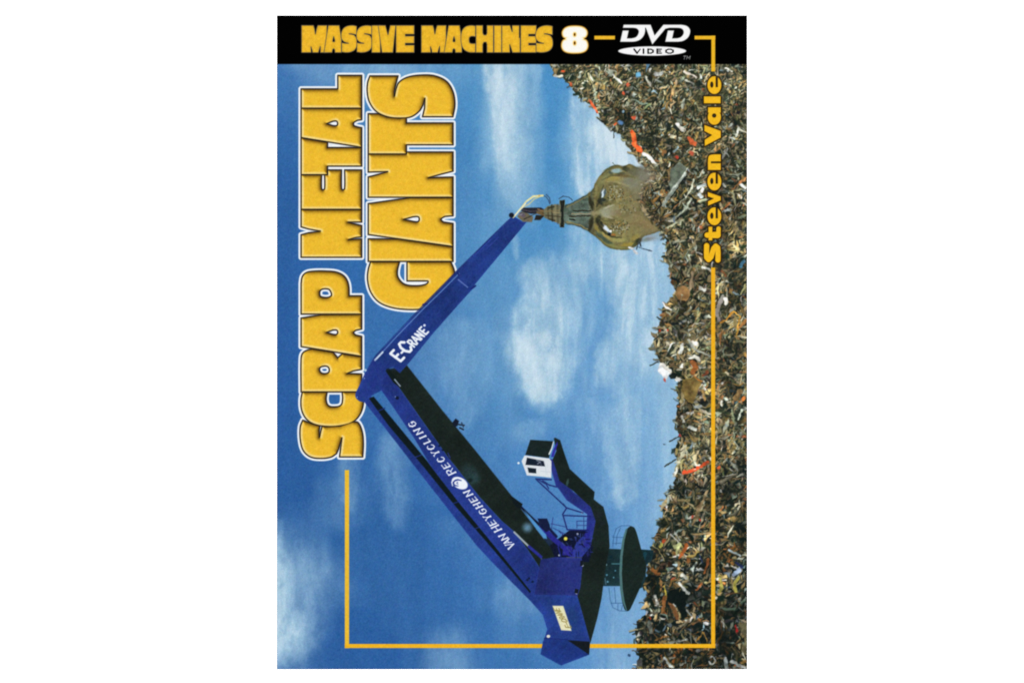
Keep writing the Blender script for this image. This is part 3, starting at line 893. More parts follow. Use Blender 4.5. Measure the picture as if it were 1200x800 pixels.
# railings beside the cab arm
for pts, w in [([(628, 560.6), (646, 561.6)], 1.6), ([(629, 562), (642, 574), (656, 587), (664, 594.6), (683, 600.4)], 1.5), ([(636, 563), (644, 568), (652, 570)], 1.5), ([(660, 590), (663, 594)], 1.4),
               ([(664, 594.6), (659.4, 602), (662, 611), (664.6, 620), (690, 621)], 1.6), ([(660, 603.4), (692, 604.6)], 1.4), ([(630, 561), (640, 567), (643, 572)], 1.2)]:
    line(pts, w, (30, 40, 104), P_RAIL, .95)
for pts in [[(676, 610), (676, 618)], [(676, 610), (690, 610)], [(676, 615), (690, 615)], [(646, 613), (663, 617)], [(648, 618), (664, 626)], [(684, 606), (684, 620)], [(648, 606), (646, 620)]]:
    line(pts, 1.0, (44, 60, 126), P_RAIL, .8)
# the tie bar, left of the boom
P_TIE = part_id("crane", "tie_bar")
poly([(425.5, 469), (434, 463), (452, 484), (500, 541), (540, 590), (580, 639), (622, 690), (640, 715), (636, 719.6), (622, 704), (580, 661.6), (558, 638), (500, 564), (450, 499.6)], (36, 57, 131), P_TIE, 1, 1.0, 0, False, paint)
poly([(432.4, 466.6), (438, 464.4), (462, 493), (500, 539), (538, 588), (580, 639.4), (622.4, 692), (621, 694.2), (578, 643.4), (534, 593), (496, 546), (456, 499)], (16, 27, 30), P_TIE)
for (x, y) in [(448, 479.5), (491, 534), (536, 588), (560, 618)]:
    line([(x - 4.5, y + 1.5), (x + 3, y - 1.5)], 1.3, (34, 48, 120), None, .9)
# the main boom
P_BOOM = part_id("crane", "boom")
poly([(453, 433), (476.6, 427.4), (518, 480), (556, 526), (600, 581), (612, 590.4), (610, 595), (632, 624), (645, 641), (650, 652), (640, 654), (634, 654), (632, 664), (618, 643), (602, 622), (588, 610), (562, 582), (524, 534), (486, 480)], (27, 37, 34), P_BOOM, 1, 1.2, 0, False, paint)
blob(551, 556, 9, 13, (44, 70, 76), None, .55, .5, -.6)
blob(556, 560, 6, 5, (52, 82, 88), None, .35, .6)
blob(551, 562, 3, 2.6, (16, 28, 28), None, .7, .5)
blob(618, 617.6, 4.6, 4.6, (120, 170, 205), None, .75, 0.95)
poly([(447.4, 457.6), (440, 446), (444, 434), (453, 433.4), (486, 480), (524, 534), (562, 582), (588, 610), (602, 622), (618, 643), (632, 664), (626, 698), (622, 692), (580, 639.6), (538, 588.6), (505, 546), (486, 514), (463, 480)],
     (37, 56, 132), P_BOOM, 1, 1.0, 0, False, paint)
poly([(449.6, 431), (455.6, 430.4), (468, 448), (470, 455), (461, 448)], (17, 28, 28), P_BOOM)
line([(462.6, 444.4), (469, 452.2)], 1.3, (176, 196, 214), None, .9)
blob(447.6, 434.4, 2.8, 1.8, (18, 30, 50), None, .9, .5)
blob(465.6, 466, 2.0, 2.0, (16, 26, 44), None, .95, .4)
blob(463.4, 464.6, .8, .8, (120, 140, 190), None, .8, .4)
for (x, y) in [(515, 522), (527, 536), (519, 527), (620, 677), (624, 681), (618, 679)]:
    blob(x, y, 1.4, 1.2, (14, 24, 44), None, .8, .5)
line([(525, 530.6), (527.4, 536)], 1.1, (52, 60, 160), None, .8)
poly([(530, 495), (534, 490), (538, 493), (536, 499), (532, 500)], (22, 30, 46), P_BOOM)      # lamp bracket
line([(537, 497), (544, 498)], 1.6, (26, 34, 52), P_BOOM)
line([(539, 501), (543, 503)], 1.8, (26, 34, 52), P_BOOM)
line([(541, 495), (543, 500)], 1.4, (40, 56, 84), P_BOOM)
# hydraulic rams
P_RAM = part_id("crane", "hydraulic_ram")
line([(602.6, 623), (621, 641)], 2.2, (160, 172, 182), P_RAM)
line([(620, 640), (634, 652)], 3.4, (42, 48, 142), P_RAM)
poly([(597, 579.6), (612.4, 590), (610, 596), (603, 592)], (18, 28, 32), P_RAM)
line([(611, 594), (626, 609), (638, 620)], [2.6, 3, 4], (20, 28, 50), P_RAM)
line([(634, 617), (650, 632), (661, 641), (668, 648)], [6, 6, 5.5, 7], (40, 42, 136), P_RAM)
line([(640, 615), (652, 628)], 3, (22, 28, 66), P_RAM)
poly([(630, 607), (641, 607), (644, 614), (645, 620), (640, 623), (633, 617)], (22, 30, 62), P_RAM)
poly([(613.4, 596), (640, 623), (645, 636), (636, 628), (622, 611)], (78, 142, 200), None, .0)
poly([(614.6, 597.6), (626, 610), (640, 626), (641, 631), (637.6, 630), (629, 620)], (82, 148, 204), P_SKY)
blob(662.6, 630.4, 4.6, 4.6, (12, 18, 34), P_CRANE, .95, .3)
blob(662.8, 630.6, 2.1, 2.1, (236, 226, 90), P_CRANE, 1, .4)
poly([(660, 640), (670, 638), (671, 650), (659, 650)], (44, 42, 142), P_RAM)
line([(654, 640), (657, 651)], 1.6, (34, 40, 120), P_RAM)
for _ in range(70):                                 # clutter of pipes behind the house
    x, y = rnd.uniform(655, 692), rnd.uniform(622, 650)
    a = rnd.choice((0.0, 1.57, .8))
    l = rnd.uniform(1.5, 5)
    line([(x, y), (x + l * math.cos(a), y + l * math.sin(a))], rnd.uniform(.7, 1.5), rnd.choice([(18, 24, 54), (50, 54, 150), (14, 20, 36), (60, 74, 140), (34, 38, 104)]), None, .75)
# the stick
P_STICK = part_id("crane", "stick")
poly([(598, 255.6), (603, 254), (613, 260), (617.4, 260), (586, 298), (556, 334), (552.6, 340), (530, 365), (508, 390), (477.6, 427), (468.6, 437), (461, 430), (453, 432), (446, 447), (447, 457.4), (433, 464.6), (427, 471), (421.4, 470),
      (417.2, 466, 1), (416.8, 461, 1), (421, 452), (427.4, 438), (436.6, 421.6), (440, 417), (466, 389.6), (497, 357.6), (536, 317.6), (555, 299), (570, 283), (590, 264), (594, 260)], (34, 57, 128), P_STICK, 1, 1.0, 0, False, paint)
poly([(594, 259), (598, 256), (560, 295), (537, 318), (497, 357.6), (466, 389), (440, 417), (437, 421), (440, 416), (497, 355.4), (536, 315.8)], (26, 38, 104), P_STICK, .8)
line([(538, 320.6), (516, 342.6), (497, 361), (466, 393), (448.6, 412)], 1.2, (104, 144, 204), None, .85)
line([(448.4, 412.6), (439.6, 421.8)], 2.2, (206, 222, 238), None, .95)
line([(537, 327.6), (548, 336.6)], 1.2, (110, 130, 200), None, .9)
line([(535.6, 318), (537.6, 322)], 2.0, (28, 40, 110))
line([(553, 338), (557, 335)], 2.2, (28, 40, 110))
line([(496, 357), (500, 356)], 2.2, (30, 40, 110))
for (a, b) in [((575, 281), (555, 300)), ((556, 298), (548, 306)), ((584, 278), (570, 292))]:
    line([a, b], .9, (60, 80, 170), None, .6)
poly([(436, 421), (470, 432), (462, 432), (452, 432), (446, 448), (432, 464), (424, 468), (418, 462)], (38, 54, 134), None, .45, 6)
blob(418.6, 465.2, .9, .9, (110, 140, 200), None, .9)
blob(427, 443, .8, .8, (150, 170, 220), None, .8)
blob(428.4, 433.6, 1.4, 1.6, (200, 220, 240), None, .8)
# E-CRANE on the stick
P_MAKER = part_id("crane", "maker_lettering")


def ec(u0, wd, hh):
    return lambda u, v: (469.6 + .686 * (u0 + u * wd) - 13.0 * (v * hh), 424.4 - .727 * (u0 + u * wd) - 9.5 * (v * hh))


WHT = (240, 246, 252)
for ch, u0, wd, hh, w in [('E', 1.2, 5.6, .93, 3.0), ('-', 9.6, 2.6, .9, 2.6), ('C', 14.0, 7.6, .94, 3.1), ('R', 24.2, 3.8, .62, 2.2), ('A', 29.6, 5.6, .62, 2.1), ('N', 37.0, 4.2, .62, 2.2), ('E', 44.2, 4.0, .62, 2.2)]:
    f = ec(u0, wd, hh)
    glyph(ch, lambda u, v, f=f, hh=hh: f(u, v + .055 / hh), w, WHT, P_MAKER)
blob(*ec(51, 1, .62)(0.8, .95), 1.5, 1.5, (220, 230, 246), P_MAKER, 1, .4)
# VAN HEYGHEN (swirl) RECYCLING on the boom
P_FIRM = part_id("crane", "company_lettering")
ux, uy, vx, vy = -.628, -.778, -.778, .628
for ch, s in zip("VANHEYGHENRECYCLING", [0.2, 5.8, 13.0, 25.8, 34.4, 42.4, 51.3, 60.4, 69.4, 78.6, 111.2, 120.3, 129.6, 139.2, 148.2, 157, 163.2, 171.6, 182.6]):
    big = 1.16 if s in (0.2, 25.8, 111.2) else 1.0
    wd, hh = (5.0 if ch not in "IL" else (2.0 if ch == 'I' else 4.0)) * big, 7.2 * big
    if ch == 'N':
        wd = 5.5

    def f(u, v, s=s, wd=wd, hh=hh):
        a = s + (u - .5) * wd + (v - .5) * 2.2
        b = (v - .5) * hh
        return (598.0 + ux * a + vx * b, 638.8 + uy * a + vy * b)
    glyph(ch, f, 1.75, (238, 243, 252), P_FIRM, 1.05)
    if ch in "VNHRIYEL":                            # serifs
        for (u, v) in {'V': [(0, 1), (1, 1)], 'N': [(0, 0), (1, 1)], 'H': [(0, 0), (0, 1), (1, 0), (1, 1)], 'R': [(0, 0)], 'I': [(.5, 0), (.5, 1)], 'Y': [(0, 1), (1, 1), (.5, 0)], 'E': [], 'L': [(0, 1)]}[ch]:
            line([f(u - .9 / wd, v), f(u + .9 / wd, v)], 1.0, (232, 238, 250), P_FIRM, .9, .9)
blob(538.8, 565.6, 10.0, 6.4, (240, 245, 252), P_FIRM, 1, .10, .50)
line([(540.6, 562.6), (536.6, 561.6), (532.6, 562.8), (531.0, 565.4), (532.8, 568.2), (537.0, 569.0)], [.9, 1.7, 2.0, 2.0, 1.6, .8], (37, 54, 136), None, .95)
line([(536.4, 564.4), (535.2, 565.6), (536.6, 566.6)], 1.1, (60, 76, 150), None, .8)
line([(532.8, 561), (529.4, 564.4), (530.4, 568.6)], 1.3, (240, 245, 252), P_FIRM, .95)
# wire hose, linkage and grab
P_GRAB = part_id("crane", "grab")
P_HOSE = part_id("crane", "yellow_hose")
for pts in [[(636, 229), (640, 231), (643, 235), (644, 239)], [(640, 228), (644, 232), (645, 238)], [(655, 233), (660, 230), (667, 231.4), (671, 235)]]:
    line(pts, 1.0, (52, 72, 96), P_GRAB, .9)
poly([(606, 254), (610, 248.4), (615, 247.6), (625, 254.6), (623.4, 260.4), (613, 260)], (110, 102, 82), P_GRAB, 1, 1.3)
blob(612, 251.6, 4, 2.4, (84, 76, 110), None, .6, .5, .5)
poly([(610, 247), (613.4, 243.6), (634, 243.4), (639, 246.4), (634, 249.4), (623, 250.8), (616, 249.4)], (36, 36, 46), P_GRAB, 1, 1.3)
ROUGH = 1.6
poly([(628, 246.6), (640, 246), (640, 255), (634, 252), (629, 250)], (112, 92, 62), P_GRAB, 1, 1.3)
for pts, w, c in [([(612, 246), (622, 248), (632, 247)], 1.8, (70, 66, 74)), ([(614, 257), (621, 254), (628, 250)], 1.6, (60, 58, 52)), ([(608, 252), (614, 250)], 1.6, (120, 116, 120)), ([(630, 245), (637, 248)], 1.6, (132, 104, 66)), ([(618, 259), (624, 257)], 1.8, (136, 126, 98))]:
    line(pts, w, c, P_GRAB, .9)
ROUGH = 0.0
poly([(626, 258), (628, 252), (634, 252.6), (638, 253), (633, 258)], (38, 36, 34), P_GRAB, 1, 1.3)
poly([(637, 246), (642, 241.6), (650, 239.6), (655, 239.8), (655.6, 234.8), (661.6, 234.6), (662.4, 241), (669, 239), (668, 262), (662, 261.6), (661, 266.4), (656, 266.2), (655, 262), (645, 258.4), (638, 255.4)], (112, 112, 88), P_GRAB, 1, 1.3)
poly([(656, 235), (661.6, 234.6), (660.6, 250), (661, 266.4), (656.4, 266.2), (657.6, 250)], (38, 42, 38), P_GRAB, 1, 1.4)
for pts, w, c in [([(642, 243), (642.6, 256.6)], 1.4, (66, 58, 40)), ([(646.6, 240.6), (647.4, 259)], 2.0, (52, 50, 38)), ([(650.4, 240), (650.8, 260)], 1.2, (146, 138, 104)), ([(653.4, 240), (653.8, 262)], 1.6, (78, 80, 64)),
                  ([(639, 248), (656, 246.6)], 1.2, (140, 122, 82)), ([(640, 252.6), (656, 254)], 1.3, (58, 52, 38)), ([(643, 244), (649, 242.4)], 1.8, (40, 42, 36)), ([(644, 257), (650, 258.6)], 1.8, (44, 38, 28)), ([(648, 249), (655, 249.6)], 1.6, (160, 146, 104))]:
    line(pts, w, c, None, .8, 1.3)
GR = [(662, 241), (668, 238.6), (680, 232), (689.6, 226.6), (694, 222), (699, 211.6), (706, 202.6), (715, 196), (722, 193.6), (731, 194.6), (738, 192.6), (746, 196), (753, 199), (757, 206), (755, 214), (751, 222), (750, 236), (752, 246),
      (760, 256), (768, 262), (775, 268), (766, 273.6), (754, 278), (748.6, 285.6), (740, 291.6), (729, 293), (716, 291.2), (708, 287), (700, 279.4), (690, 272), (675, 264.6), (662, 261)]


def grab_shade(X, Y, sd, cc):
    c = np.ones(X.shape + (1,), np.float32) * rgb((124, 118, 76))
    k = np.clip((697 - X) / 8, 0, 1)[..., None]
    c = c + (rgb((102, 122, 112)) - c) * k * .9
    n1, n2 = fbm(X, Y, 14, 8, 500, 4)[..., None], fbm(X, Y, 4, 4, 510, 3)[..., None]
    c = c * (1.0 + n1 * .6 + n2 * .40)
    r = np.clip((X - 735) / 25, 0, 1)[..., None]
    c = c + (rgb((134, 118, 76)) - c) * r * .5
    e = np.exp(np.clip(sd, -20, 0) / 2.6)[..., None]
    return np.clip(c * (1 - e * .28), 0, 1)


poly([p + (1,) for p in GR], (128, 114, 68), P_GRAB, 1, 1.6, 0, False, grab_shade)
line([(672, 247.4), (692, 247.2)], 1.6, (50, 50, 40), None, .9)
line([(670, 250.8), (692, 250.6)], 1.4, (158, 146, 118), None, .8)
line([(668, 253.6), (692, 253.2)], 1.6, (58, 54, 42), None, .9)
line([(664, 243), (678, 236), (690, 229.6)], 1.2, (140, 130, 84), None, .6)
line([(664, 260), (680, 264), (691, 270)], 1.4, (150, 134, 84), None, .7)
line([(668, 257), (673, 257.6)], 2.2, (30, 32, 30), None, .8)
for (x, y, rx, ry, c, a, rot) in [
        (692.8, 238, 2.8, 7.0, (52, 54, 38), .85, -.30), (692.6, 262, 2.6, 8.0, (54, 54, 38), .85, .15), (690.6, 229.6, 1.4, 5, (118, 100, 56), .6, 0), (696.6, 250, 4.0, 2.6, (150, 140, 104), .85, 0),
        (700, 240, 2.0, 6.0, (100, 96, 60), .6, -.4), (703, 236.6, 2.4, 5.6, (40, 46, 38), .85, -.7), (701, 256.6, 2.2, 5.0, (42, 46, 36), .8, .5), (701, 228, 2.0, 8, (112, 108, 66), .6, .25),
        (708, 236.4, 5.0, 2.2, (70, 74, 54), .6, -.2), (711, 248.6, 9.0, 5.6, (158, 162, 138), .85, 0), (719, 246, 6.4, 6.4, (148, 146, 118), .5, 0), (713, 242.4, 6, 1.2, (182, 180, 154), .7, -.35), (713, 254.4, 6, 1.2, (176, 172, 146), .6, .35), (724, 249, 10, 5, (138, 126, 92), .5, 0),
        (706.0, 227.6, 2.2, 5.4, (200, 218, 226), 1, .08), (708.6, 226, 1.2, 4.6, (70, 92, 112), .7, .1), (706.4, 234, 3.4, 2.2, (40, 46, 42), .85, 0),
        (720, 209.6, 12, 3.0, (164, 150, 82), .8, .06), (711, 206, 6, 3.0, (132, 138, 92), .6, -.6), (704, 214, 3, 7, (128, 130, 86), .6, .6), (740, 215, 12, 6.5, (126, 130, 118), .75, .35), (748, 226, 8, 9, (128, 128, 104), .5, .3), (753, 206, 7, 6.5, (110, 118, 110), .7, 0), (730, 206, 7, 1.6, (120, 92, 50), .6, .15),
        (722.6, 200.4, 6.0, 2.4, (152, 182, 184), .9, -.05), (715.5, 202.6, 3.0, 1.8, (78, 88, 72), .8, .4), (733, 198.0, 4.4, 2.8, (56, 60, 44), .8, .4), (742, 202, 7, 4.5, (88, 92, 72), .75, .3), (728, 203.4, 6, 1.4, (74, 80, 62), .7, 0), (714, 197.4, 8, 1.4, (92, 98, 66), .7, -.45), (750, 198, 6, 3, (96, 100, 84), .7, 0),
        (711.0, 268.6, 1.9, 6.6, (212, 226, 236), 1, -.74), (714, 274.6, 2.2, 2.4, (22, 32, 44), .9, 0), (704.6, 262, 1.8, 4.0, (40, 44, 34), .85, -.6), (715.6, 271.2, 1.4, 1.4, (236, 240, 242), .9, 0), (719, 275.6, 3, 1.5, (168, 112, 50), .7, .2),
        (704, 276.6, 3.4, 7.0, (66, 84, 74), .8, -.8), (711, 282.8, 7.0, 2.4, (66, 82, 68), .8, .45), (699.6, 268, 1.8, 6, (148, 136, 70), .75, -.5), (710, 276.4, 7, 1.5, (170, 152, 84), .8, .62), (725, 281.2, 10, 2.6, (160, 156, 94), .8, .05), (736, 286.6, 9, 2.2, (158, 138, 62), .8, -.12), (744, 278.6, 6, 2.6, (150, 136, 70), .75, -.5),
        (722, 289.4, 11, 1.8, (118, 122, 72), .7, .12), (748, 282.6, 4.6, 2.8, (46, 52, 38), .9, -.7), (744, 287.0, 4, 1.8, (70, 74, 50), .7, -.5), (746, 258, 10, 9, (138, 120, 74), .55, 0), (758, 264, 9, 5, (142, 120, 78), .5, .4), (734, 252, 9, 6, (124, 114, 76), .4, 0), (738, 268, 8, 6, (132, 124, 78), .5, 0)]:
    blob(x, y, rx, ry, c, None, a, .55, rot)
for pts, w, c, a in [([(690.6, 231), (692.4, 238), (694.2, 246)], [1.5, 4, 1], (44, 46, 32), .8), ([(694, 255), (692.6, 262), (690.4, 270)], [1, 3.4, 2], (46, 46, 32), .8), ([(699, 242), (702, 236), (704.4, 226), (707, 218)], [1.4, 3.2, 1.6, .6], (46, 50, 38), .75),
                     ([(698.6, 256), (702, 264), (708, 272), (717, 277.4), (728, 278.6)], [1.2, 3.0, 2.2, 1.4, .6], (44, 46, 34), .8), ([(697, 248), (705, 241), (716, 238)], [1.0, 1.4, .5], (96, 92, 62), .7), ([(698, 252), (706, 258), (718, 260)], [1.0, 1.4, .5], (92, 88, 60), .7),
                     ([(706, 211), (716, 206), (730, 205.4), (744, 208)], [.8, 2.0, 1.8, .6], (84, 80, 52), .65), ([(712, 213), (724, 213.6), (736, 218)], [.6, 1.4, .6], (176, 166, 112), .6), ([(697, 216), (703, 208), (712, 200)], [.8, 1.6, .8], (150, 150, 100), .55),
                     ([(700, 277), (708, 284.6), (719, 289), (732, 290.6)], [.8, 1.6, 1.8, .8], (146, 142, 86), .6), ([(738, 262), (748, 262), (760, 267)], [.8, 2, .8], (112, 96, 58), .5), ([(728, 236), (738, 233), (748, 236)], [.8, 1.8, .8], (112, 104, 68), .5), ([(730, 258), (742, 252), (752, 254)], [.6, 1.8, .6], (152, 138, 96), .5)]:
    line(pts, w, c, None, a, 2.2)
for (cx, cy, rx, ry, n) in [(721, 227, 11, 9, 150), (727, 266, 11, 8, 150), (737, 240, 12, 12, 60)]:
    for _ in range(n):
        a, r = rnd.uniform(0, 6.283), math.sqrt(rnd.random())
        blob(cx + rx * r * math.cos(a), cy + ry * r * math.sin(a), rnd.uniform(.6, 1.6), rnd.uniform(.5, 1.1), rnd.choice([(90, 86, 56), (150, 142, 96), (176, 176, 150), (110, 104, 64), (64, 64, 46), (146, 116, 62), (132, 136, 112)]), None, .6, .5, rnd.random() * 3)
sl, X, Y = patch(655, 185, 782, 300)
keep = IDS[sl] == P_GRAB
old = IMG[sl].copy()
olid = IDS[sl].copy()
crumple(sl, X, Y, 0.8, 3.0, 760)
IDS[sl] = olid
w_ = blur(keep.astype(np.float32)[..., None], 1.2)
cur = IMG[sl] + 0.6 * (IMG[sl] - blur(IMG[sl], 2.0))
IMG[sl] = old + (np.clip(cur, 0, 1) - old) * w_
# scrap in the jaws and the first scrap of the heap
ROUGH = 1.2
for pts, w, c in [([(752, 217), (757, 225)], 2.8, (222, 220, 194)), ([(750, 236), (754, 246), (760, 252)], [4, 4.6, 4], (176, 156, 116)), ([(759, 251), (765, 258)], 5, (182, 160, 122)), ([(754, 226), (764, 240)], 2.2, (40, 40, 32)),
                  ([(757, 240), (768, 254)], 2.4, (36, 36, 28)), ([(762, 226), (772, 222)], 2, (44, 40, 30)), ([(762, 228), (764, 236), (770, 244)], 2.0, (128, 100, 58)), ([(768, 262), (772, 264)], 4, (204, 206, 196)),
                  ([(772, 232), (775, 240), (770, 246)], 2.2, (30, 32, 28)), ([(766, 236), (770, 232)], 3.6, (150, 112, 60)), ([(749, 290), (757, 292.6), (764, 294.4)], 1.3, (52, 66, 84)), ([(749, 282), (751, 289)], 1.6, (58, 66, 72)),
                  ([(737, 290), (742, 292)], 2.2, (236, 240, 244)), ([(743, 294), (746, 297)], 3.4, (244, 247, 249)), ([(748, 284), (746, 292)], 1.2, (70, 90, 110)), ([(718, 191), (721, 194)], 1.0, (90, 96, 90)), ([(754, 187), (759, 196)], 3, (170, 152, 112))]:
    line(pts, w, c, P_GRAB if pts[0][0] < 752 else None, .95)
ROUGH = 0.0
for _ in range(150):
    y_ = rnd.uniform(192, 272)
    x_ = float(np.interp(y_, [192, 205, 218, 236, 252, 266, 272], [757, 763, 754, 752, 761, 772, 778])) + rnd.gauss(2.5, 2.6)
    shard(x_, y_, rnd.uniform(2.5, 7), rnd.uniform(.9, 2.4), rnd.uniform(0, 3.14), rnd.choice([(150, 130, 92), (120, 104, 68), (96, 84, 56), (170, 156, 118), (40, 40, 32), (66, 60, 44), (134, 100, 58)]), .5)
for (x, y, rx, ry, a) in [(744, 232, 15, 22, .30), (748, 258, 14, 12, .28), (736, 216, 16, 9, .22), (760, 205, 12, 11, .40), (766, 272, 12, 6, .40)]:
    blob(x, y, rx, ry, (138, 132, 106), None, a * .8, .95)
blob(757, 206, 8, 8, (128, 126, 112), None, .55, .9)
blob(763, 279, 9, 3.4, (142, 146, 150), None, .5, .9)
blob(757, 281, 7, 2.2, (104, 98, 76), None, .5, .8, -.2)
poly([(601, 256), (609, 245), (619, 234), (627, 229), (636, 228.4), (637, 231), (628, 233), (622, 238), (616, 243), (604, 255)], (222, 214, 150), P_HOSE, .0)
line([(601.4, 255), (609, 246), (617, 236), (625, 230.4), (636, 229.4)], [1.8, 1.9, 1.9, 2.6, 2.4], (228, 224, 168), P_HOSE)
line([(611, 244), (620, 239.4), (626, 233.4), (632, 231)], 1.2, (214, 206, 140), P_HOSE, .9)
line([(604, 252), (616, 239)], .9, (250, 248, 226), None, .9)
blob(632, 229.4, 1.4, 1, (200, 168, 90), None, .8)
blob(599.4, 252.4, 3.0, 3.0, (26, 30, 40), P_STICK, 1, .3)

# ------------------------------------------------------------------ the author's name, read upwards
ell = lambda cx, cy, rx, ry, n=40: np.array([(cx + rx * math.cos(6.2832 * k / n), cy + ry * math.sin(6.2832 * k / n)) for k in range(n)])
rect = lambda x0, y0, x1, y1: np.array([(x0, y0), (x1, y0), (x1, y1), (x0, y1)], float)
slA, XA, YA = patch(815, 80, 855, 318)
FACES = []


def e_letter(cy):
    s = sd_poly([ell(837, cy, 8.3, 10.6)], XA, YA)
    s = np.maximum(s, -sd_poly([ell(834.0, cy - .6, 1.7, 3.4)], XA, YA))
    return np.maximum(s, -sd_poly([rect(838.7, cy - 12, 840.9, cy + 2.2)], XA, YA))


FACES.append(e_letter(100.2))
FACES.append(sd_poly([rect(824.6, 113.2, 844.4, 121.6)], XA, YA))
a = np.minimum(sd_poly([rect(829.4, 126, 844.6, 132.6)], XA, YA), sd_poly([ell(837, 137.6, 7.9, 9.2)], XA, YA))
FACES.append(np.maximum(a, -sd_poly([ell(836.8, 135.8, 2.3, 2.3)], XA, YA)))
FACES.append(sd_poly([np.array([(825.2, 146.6), (844.6, 153.6), (844.6, 161.6), (825.6, 171.6), (825.6, 164), (834, 158.6), (825.2, 154)])], XA, YA))
n_ = sd_poly([path([(829.4, 199.6), (829.4, 187, 1), (831, 182.4, 1), (836, 181), (844.6, 181), (844.6, 199.6)])], XA, YA)
FACES.append(np.maximum(n_, -sd_poly([rect(833.2, 189.6, 850, 191.4)], XA, YA)))
FACES.append(e_letter(213))
FACES.append(sd_poly([np.array([(829.2, 225), (844.6, 230.4), (844.6, 235), (829.4, 241.4), (829.4, 236), (836, 232.8), (829.2, 230.4)])], XA, YA))
FACES.append(e_letter(253.6))
t_ = np.minimum(sd_line([(828.6, 275.6), (840.6, 275.4)], [3.4, 4.1], XA, YA), sd_poly([rect(830, 265.6, 834.8, 282)], XA, YA))
FACES.append(np.minimum(t_, sd_line([(841.6, 275), (841.9, 268)], 2.8, XA, YA)))
bx = lambda u, v: (844.6 - v * 20.0, 308.6 - u * 24.6)
FACES.append(sd_line([bx(*p) for p in [(.16, .17), (.50, .165), (.74, .19), (.82, .30), (.70, .42), (.50, .50), (.30, .58), (.18, .72), (.28, .83), (.52, .84), (.84, .83)]], 3.3, XA, YA))
UN = FACES[0]
for s in FACES[1:]:
    UN = np.minimum(UN, s)
P_NAME = part_id("author_lettering")
lay(slA, np.clip(0.5 - (UN - 1.35) / 1.5, 0, 1), rgb((38, 26, 14)), P_NAME)
for s in FACES:
    lay(slA, np.clip(0.5 - (s + 0.1) / 1.1, 0, 1), rgb((246, 190, 36)), part_id("author_lettering", "author_letter"))

# ------------------------------------------------------------------ the black band with the series title and the disc logo
P_BAND = part_id("title_band")
bar(320, 0, 880, 75.6, (0, 0, 0), P_BAND)
bar(696.4, 42.4, 720.6, 46.8, YEL, P_LINE[3])
bar(813.8, 42.4, 838, 46.8, YEL, P_LINE[4])
bar(833.4, 42.4, 838, 84.2, (240, 186, 40), P_LINE[4])


def norm(k):
    cs = LETTERS[k]
    c = np.concatenate(cs)
    x0, y0, x1, y1 = c[:, 0].min(), c[:, 1].min(), c[:, 0].max(), c[:, 1].max()
    return [np.stack([(y1 - q[:, 1]) / (y1 - y0), (x1 - q[:, 0]) / (x1 - x0)], 1) for q in cs]


GL = {'M': norm('M'), 'A': norm('A3'), 'S': norm('S2'), 'E': [np.array([(0, 0), (1, 0), (1, .28), (.52, .28), (.52, .34), (1, .34), (1, .61), (.52, .61), (.52, .67), (1, .67), (1, 1), (0, 1)], float)], 'C': norm('C'), 'N': norm('N'),
      'I': [np.array([(0, 0), (1, 0), (1, 1), (0, 1)], float)],
      'V': [np.array([(0, 1), (.42, 1), (.56, .66), (.68, 1), (1, 1), (.84, 0), (.22, 0)], float)],
      'H': [np.array([(0, 0), (.40, 0), (.40, .30), (.46, .38), (.58, .38), (.62, .30), (.62, 0), (1, 0), (1, 1), (.62, 1), (.62, .72), (.58, .65), (.46, .65), (.40, .72), (.40, 1), (0, 1)], float)]}
slB, XB, YB = patch(345, 22, 655, 70)
for ch, a, b in [('M', 353.4, 383.4), ('A', 379.6, 400.4), ('S', 399.8, 418.6), ('S', 417.6, 436.4), ('I', 435.6, 446), ('V', 443, 464), ('E', 464, 485.6),
                 ('M', 493.6, 523), ('A', 520.4, 541.4), ('C', 540, 557.4), ('H', 557.6, 578.4), ('I', 578.8, 588), ('N', 588, 609.6), ('E', 610, 628.6), ('S', 627.4, 648)]:
    hgt = 32.0
    y1 = 62.2
    cs = [np.stack([a + q[:, 0] * (b - a), y1 - q[:, 1] * hgt], 1) for q in GL[ch]]
    s = sd_poly(cs, XB, YB)
    pid = part_id("title_band", "series_letter")
    lay(slB, np.clip(0.5 - (s - 0.25) / 1.2, 0, 1), rgb((88, 84, 84)), P_BAND)
    c = np.ones(s.shape + (1,), np.float32) * rgb((241, 187, 46)) * (1 + fbm(XB, YB, 3, 3, 420, 2) * 0.12)[..., None]
    c = c * (1 - 0.12 * np.exp(np.clip(s, -9, 0) / 1.5))[..., None]
    lay(slB, np.clip(0.5 - (s + 0.45) / 1.0, 0, 1), c, pid)
P_EIGHT = part_id("title_band", "numeral")
sl8, X8, Y8 = patch(650, 24, 698, 70)
s = np.minimum(sd_poly([path([(673.4, 30.6, 1), (684, 32.4, 1), (688.6, 38.6, 1), (685, 45.2, 1), (661.6, 45.2, 1), (658.4, 38.6, 1), (663, 32.4, 1)])], X8, Y8),
               sd_poly([path([(673.4, 63.2, 1), (685.6, 61, 1), (689.4, 54, 1), (685.6, 46.6, 1), (661.2, 46.6, 1), (657.6, 54, 1), (661.4, 61, 1)])], X8, Y8))
s = np.minimum(s, sd_poly([ell(673.4, 46, 11.5, 5)], X8, Y8))
s = np.maximum(s, -sd_poly([ell(673.4, 41, 1.0, 1.7)], X8, Y8))
s = np.maximum(s, -sd_poly([ell(673.4, 51, 1.0, 1.9)], X8, Y8))
lay(sl8, np.clip(0.5 - (s - .3) / 1.4, 0, 1), rgb((232, 160, 44)), P_EIGHT)
lay(sl8, np.clip(0.5 - (s + .5) / 1.4, 0, 1), rgb((252, 224, 130)), P_EIGHT)
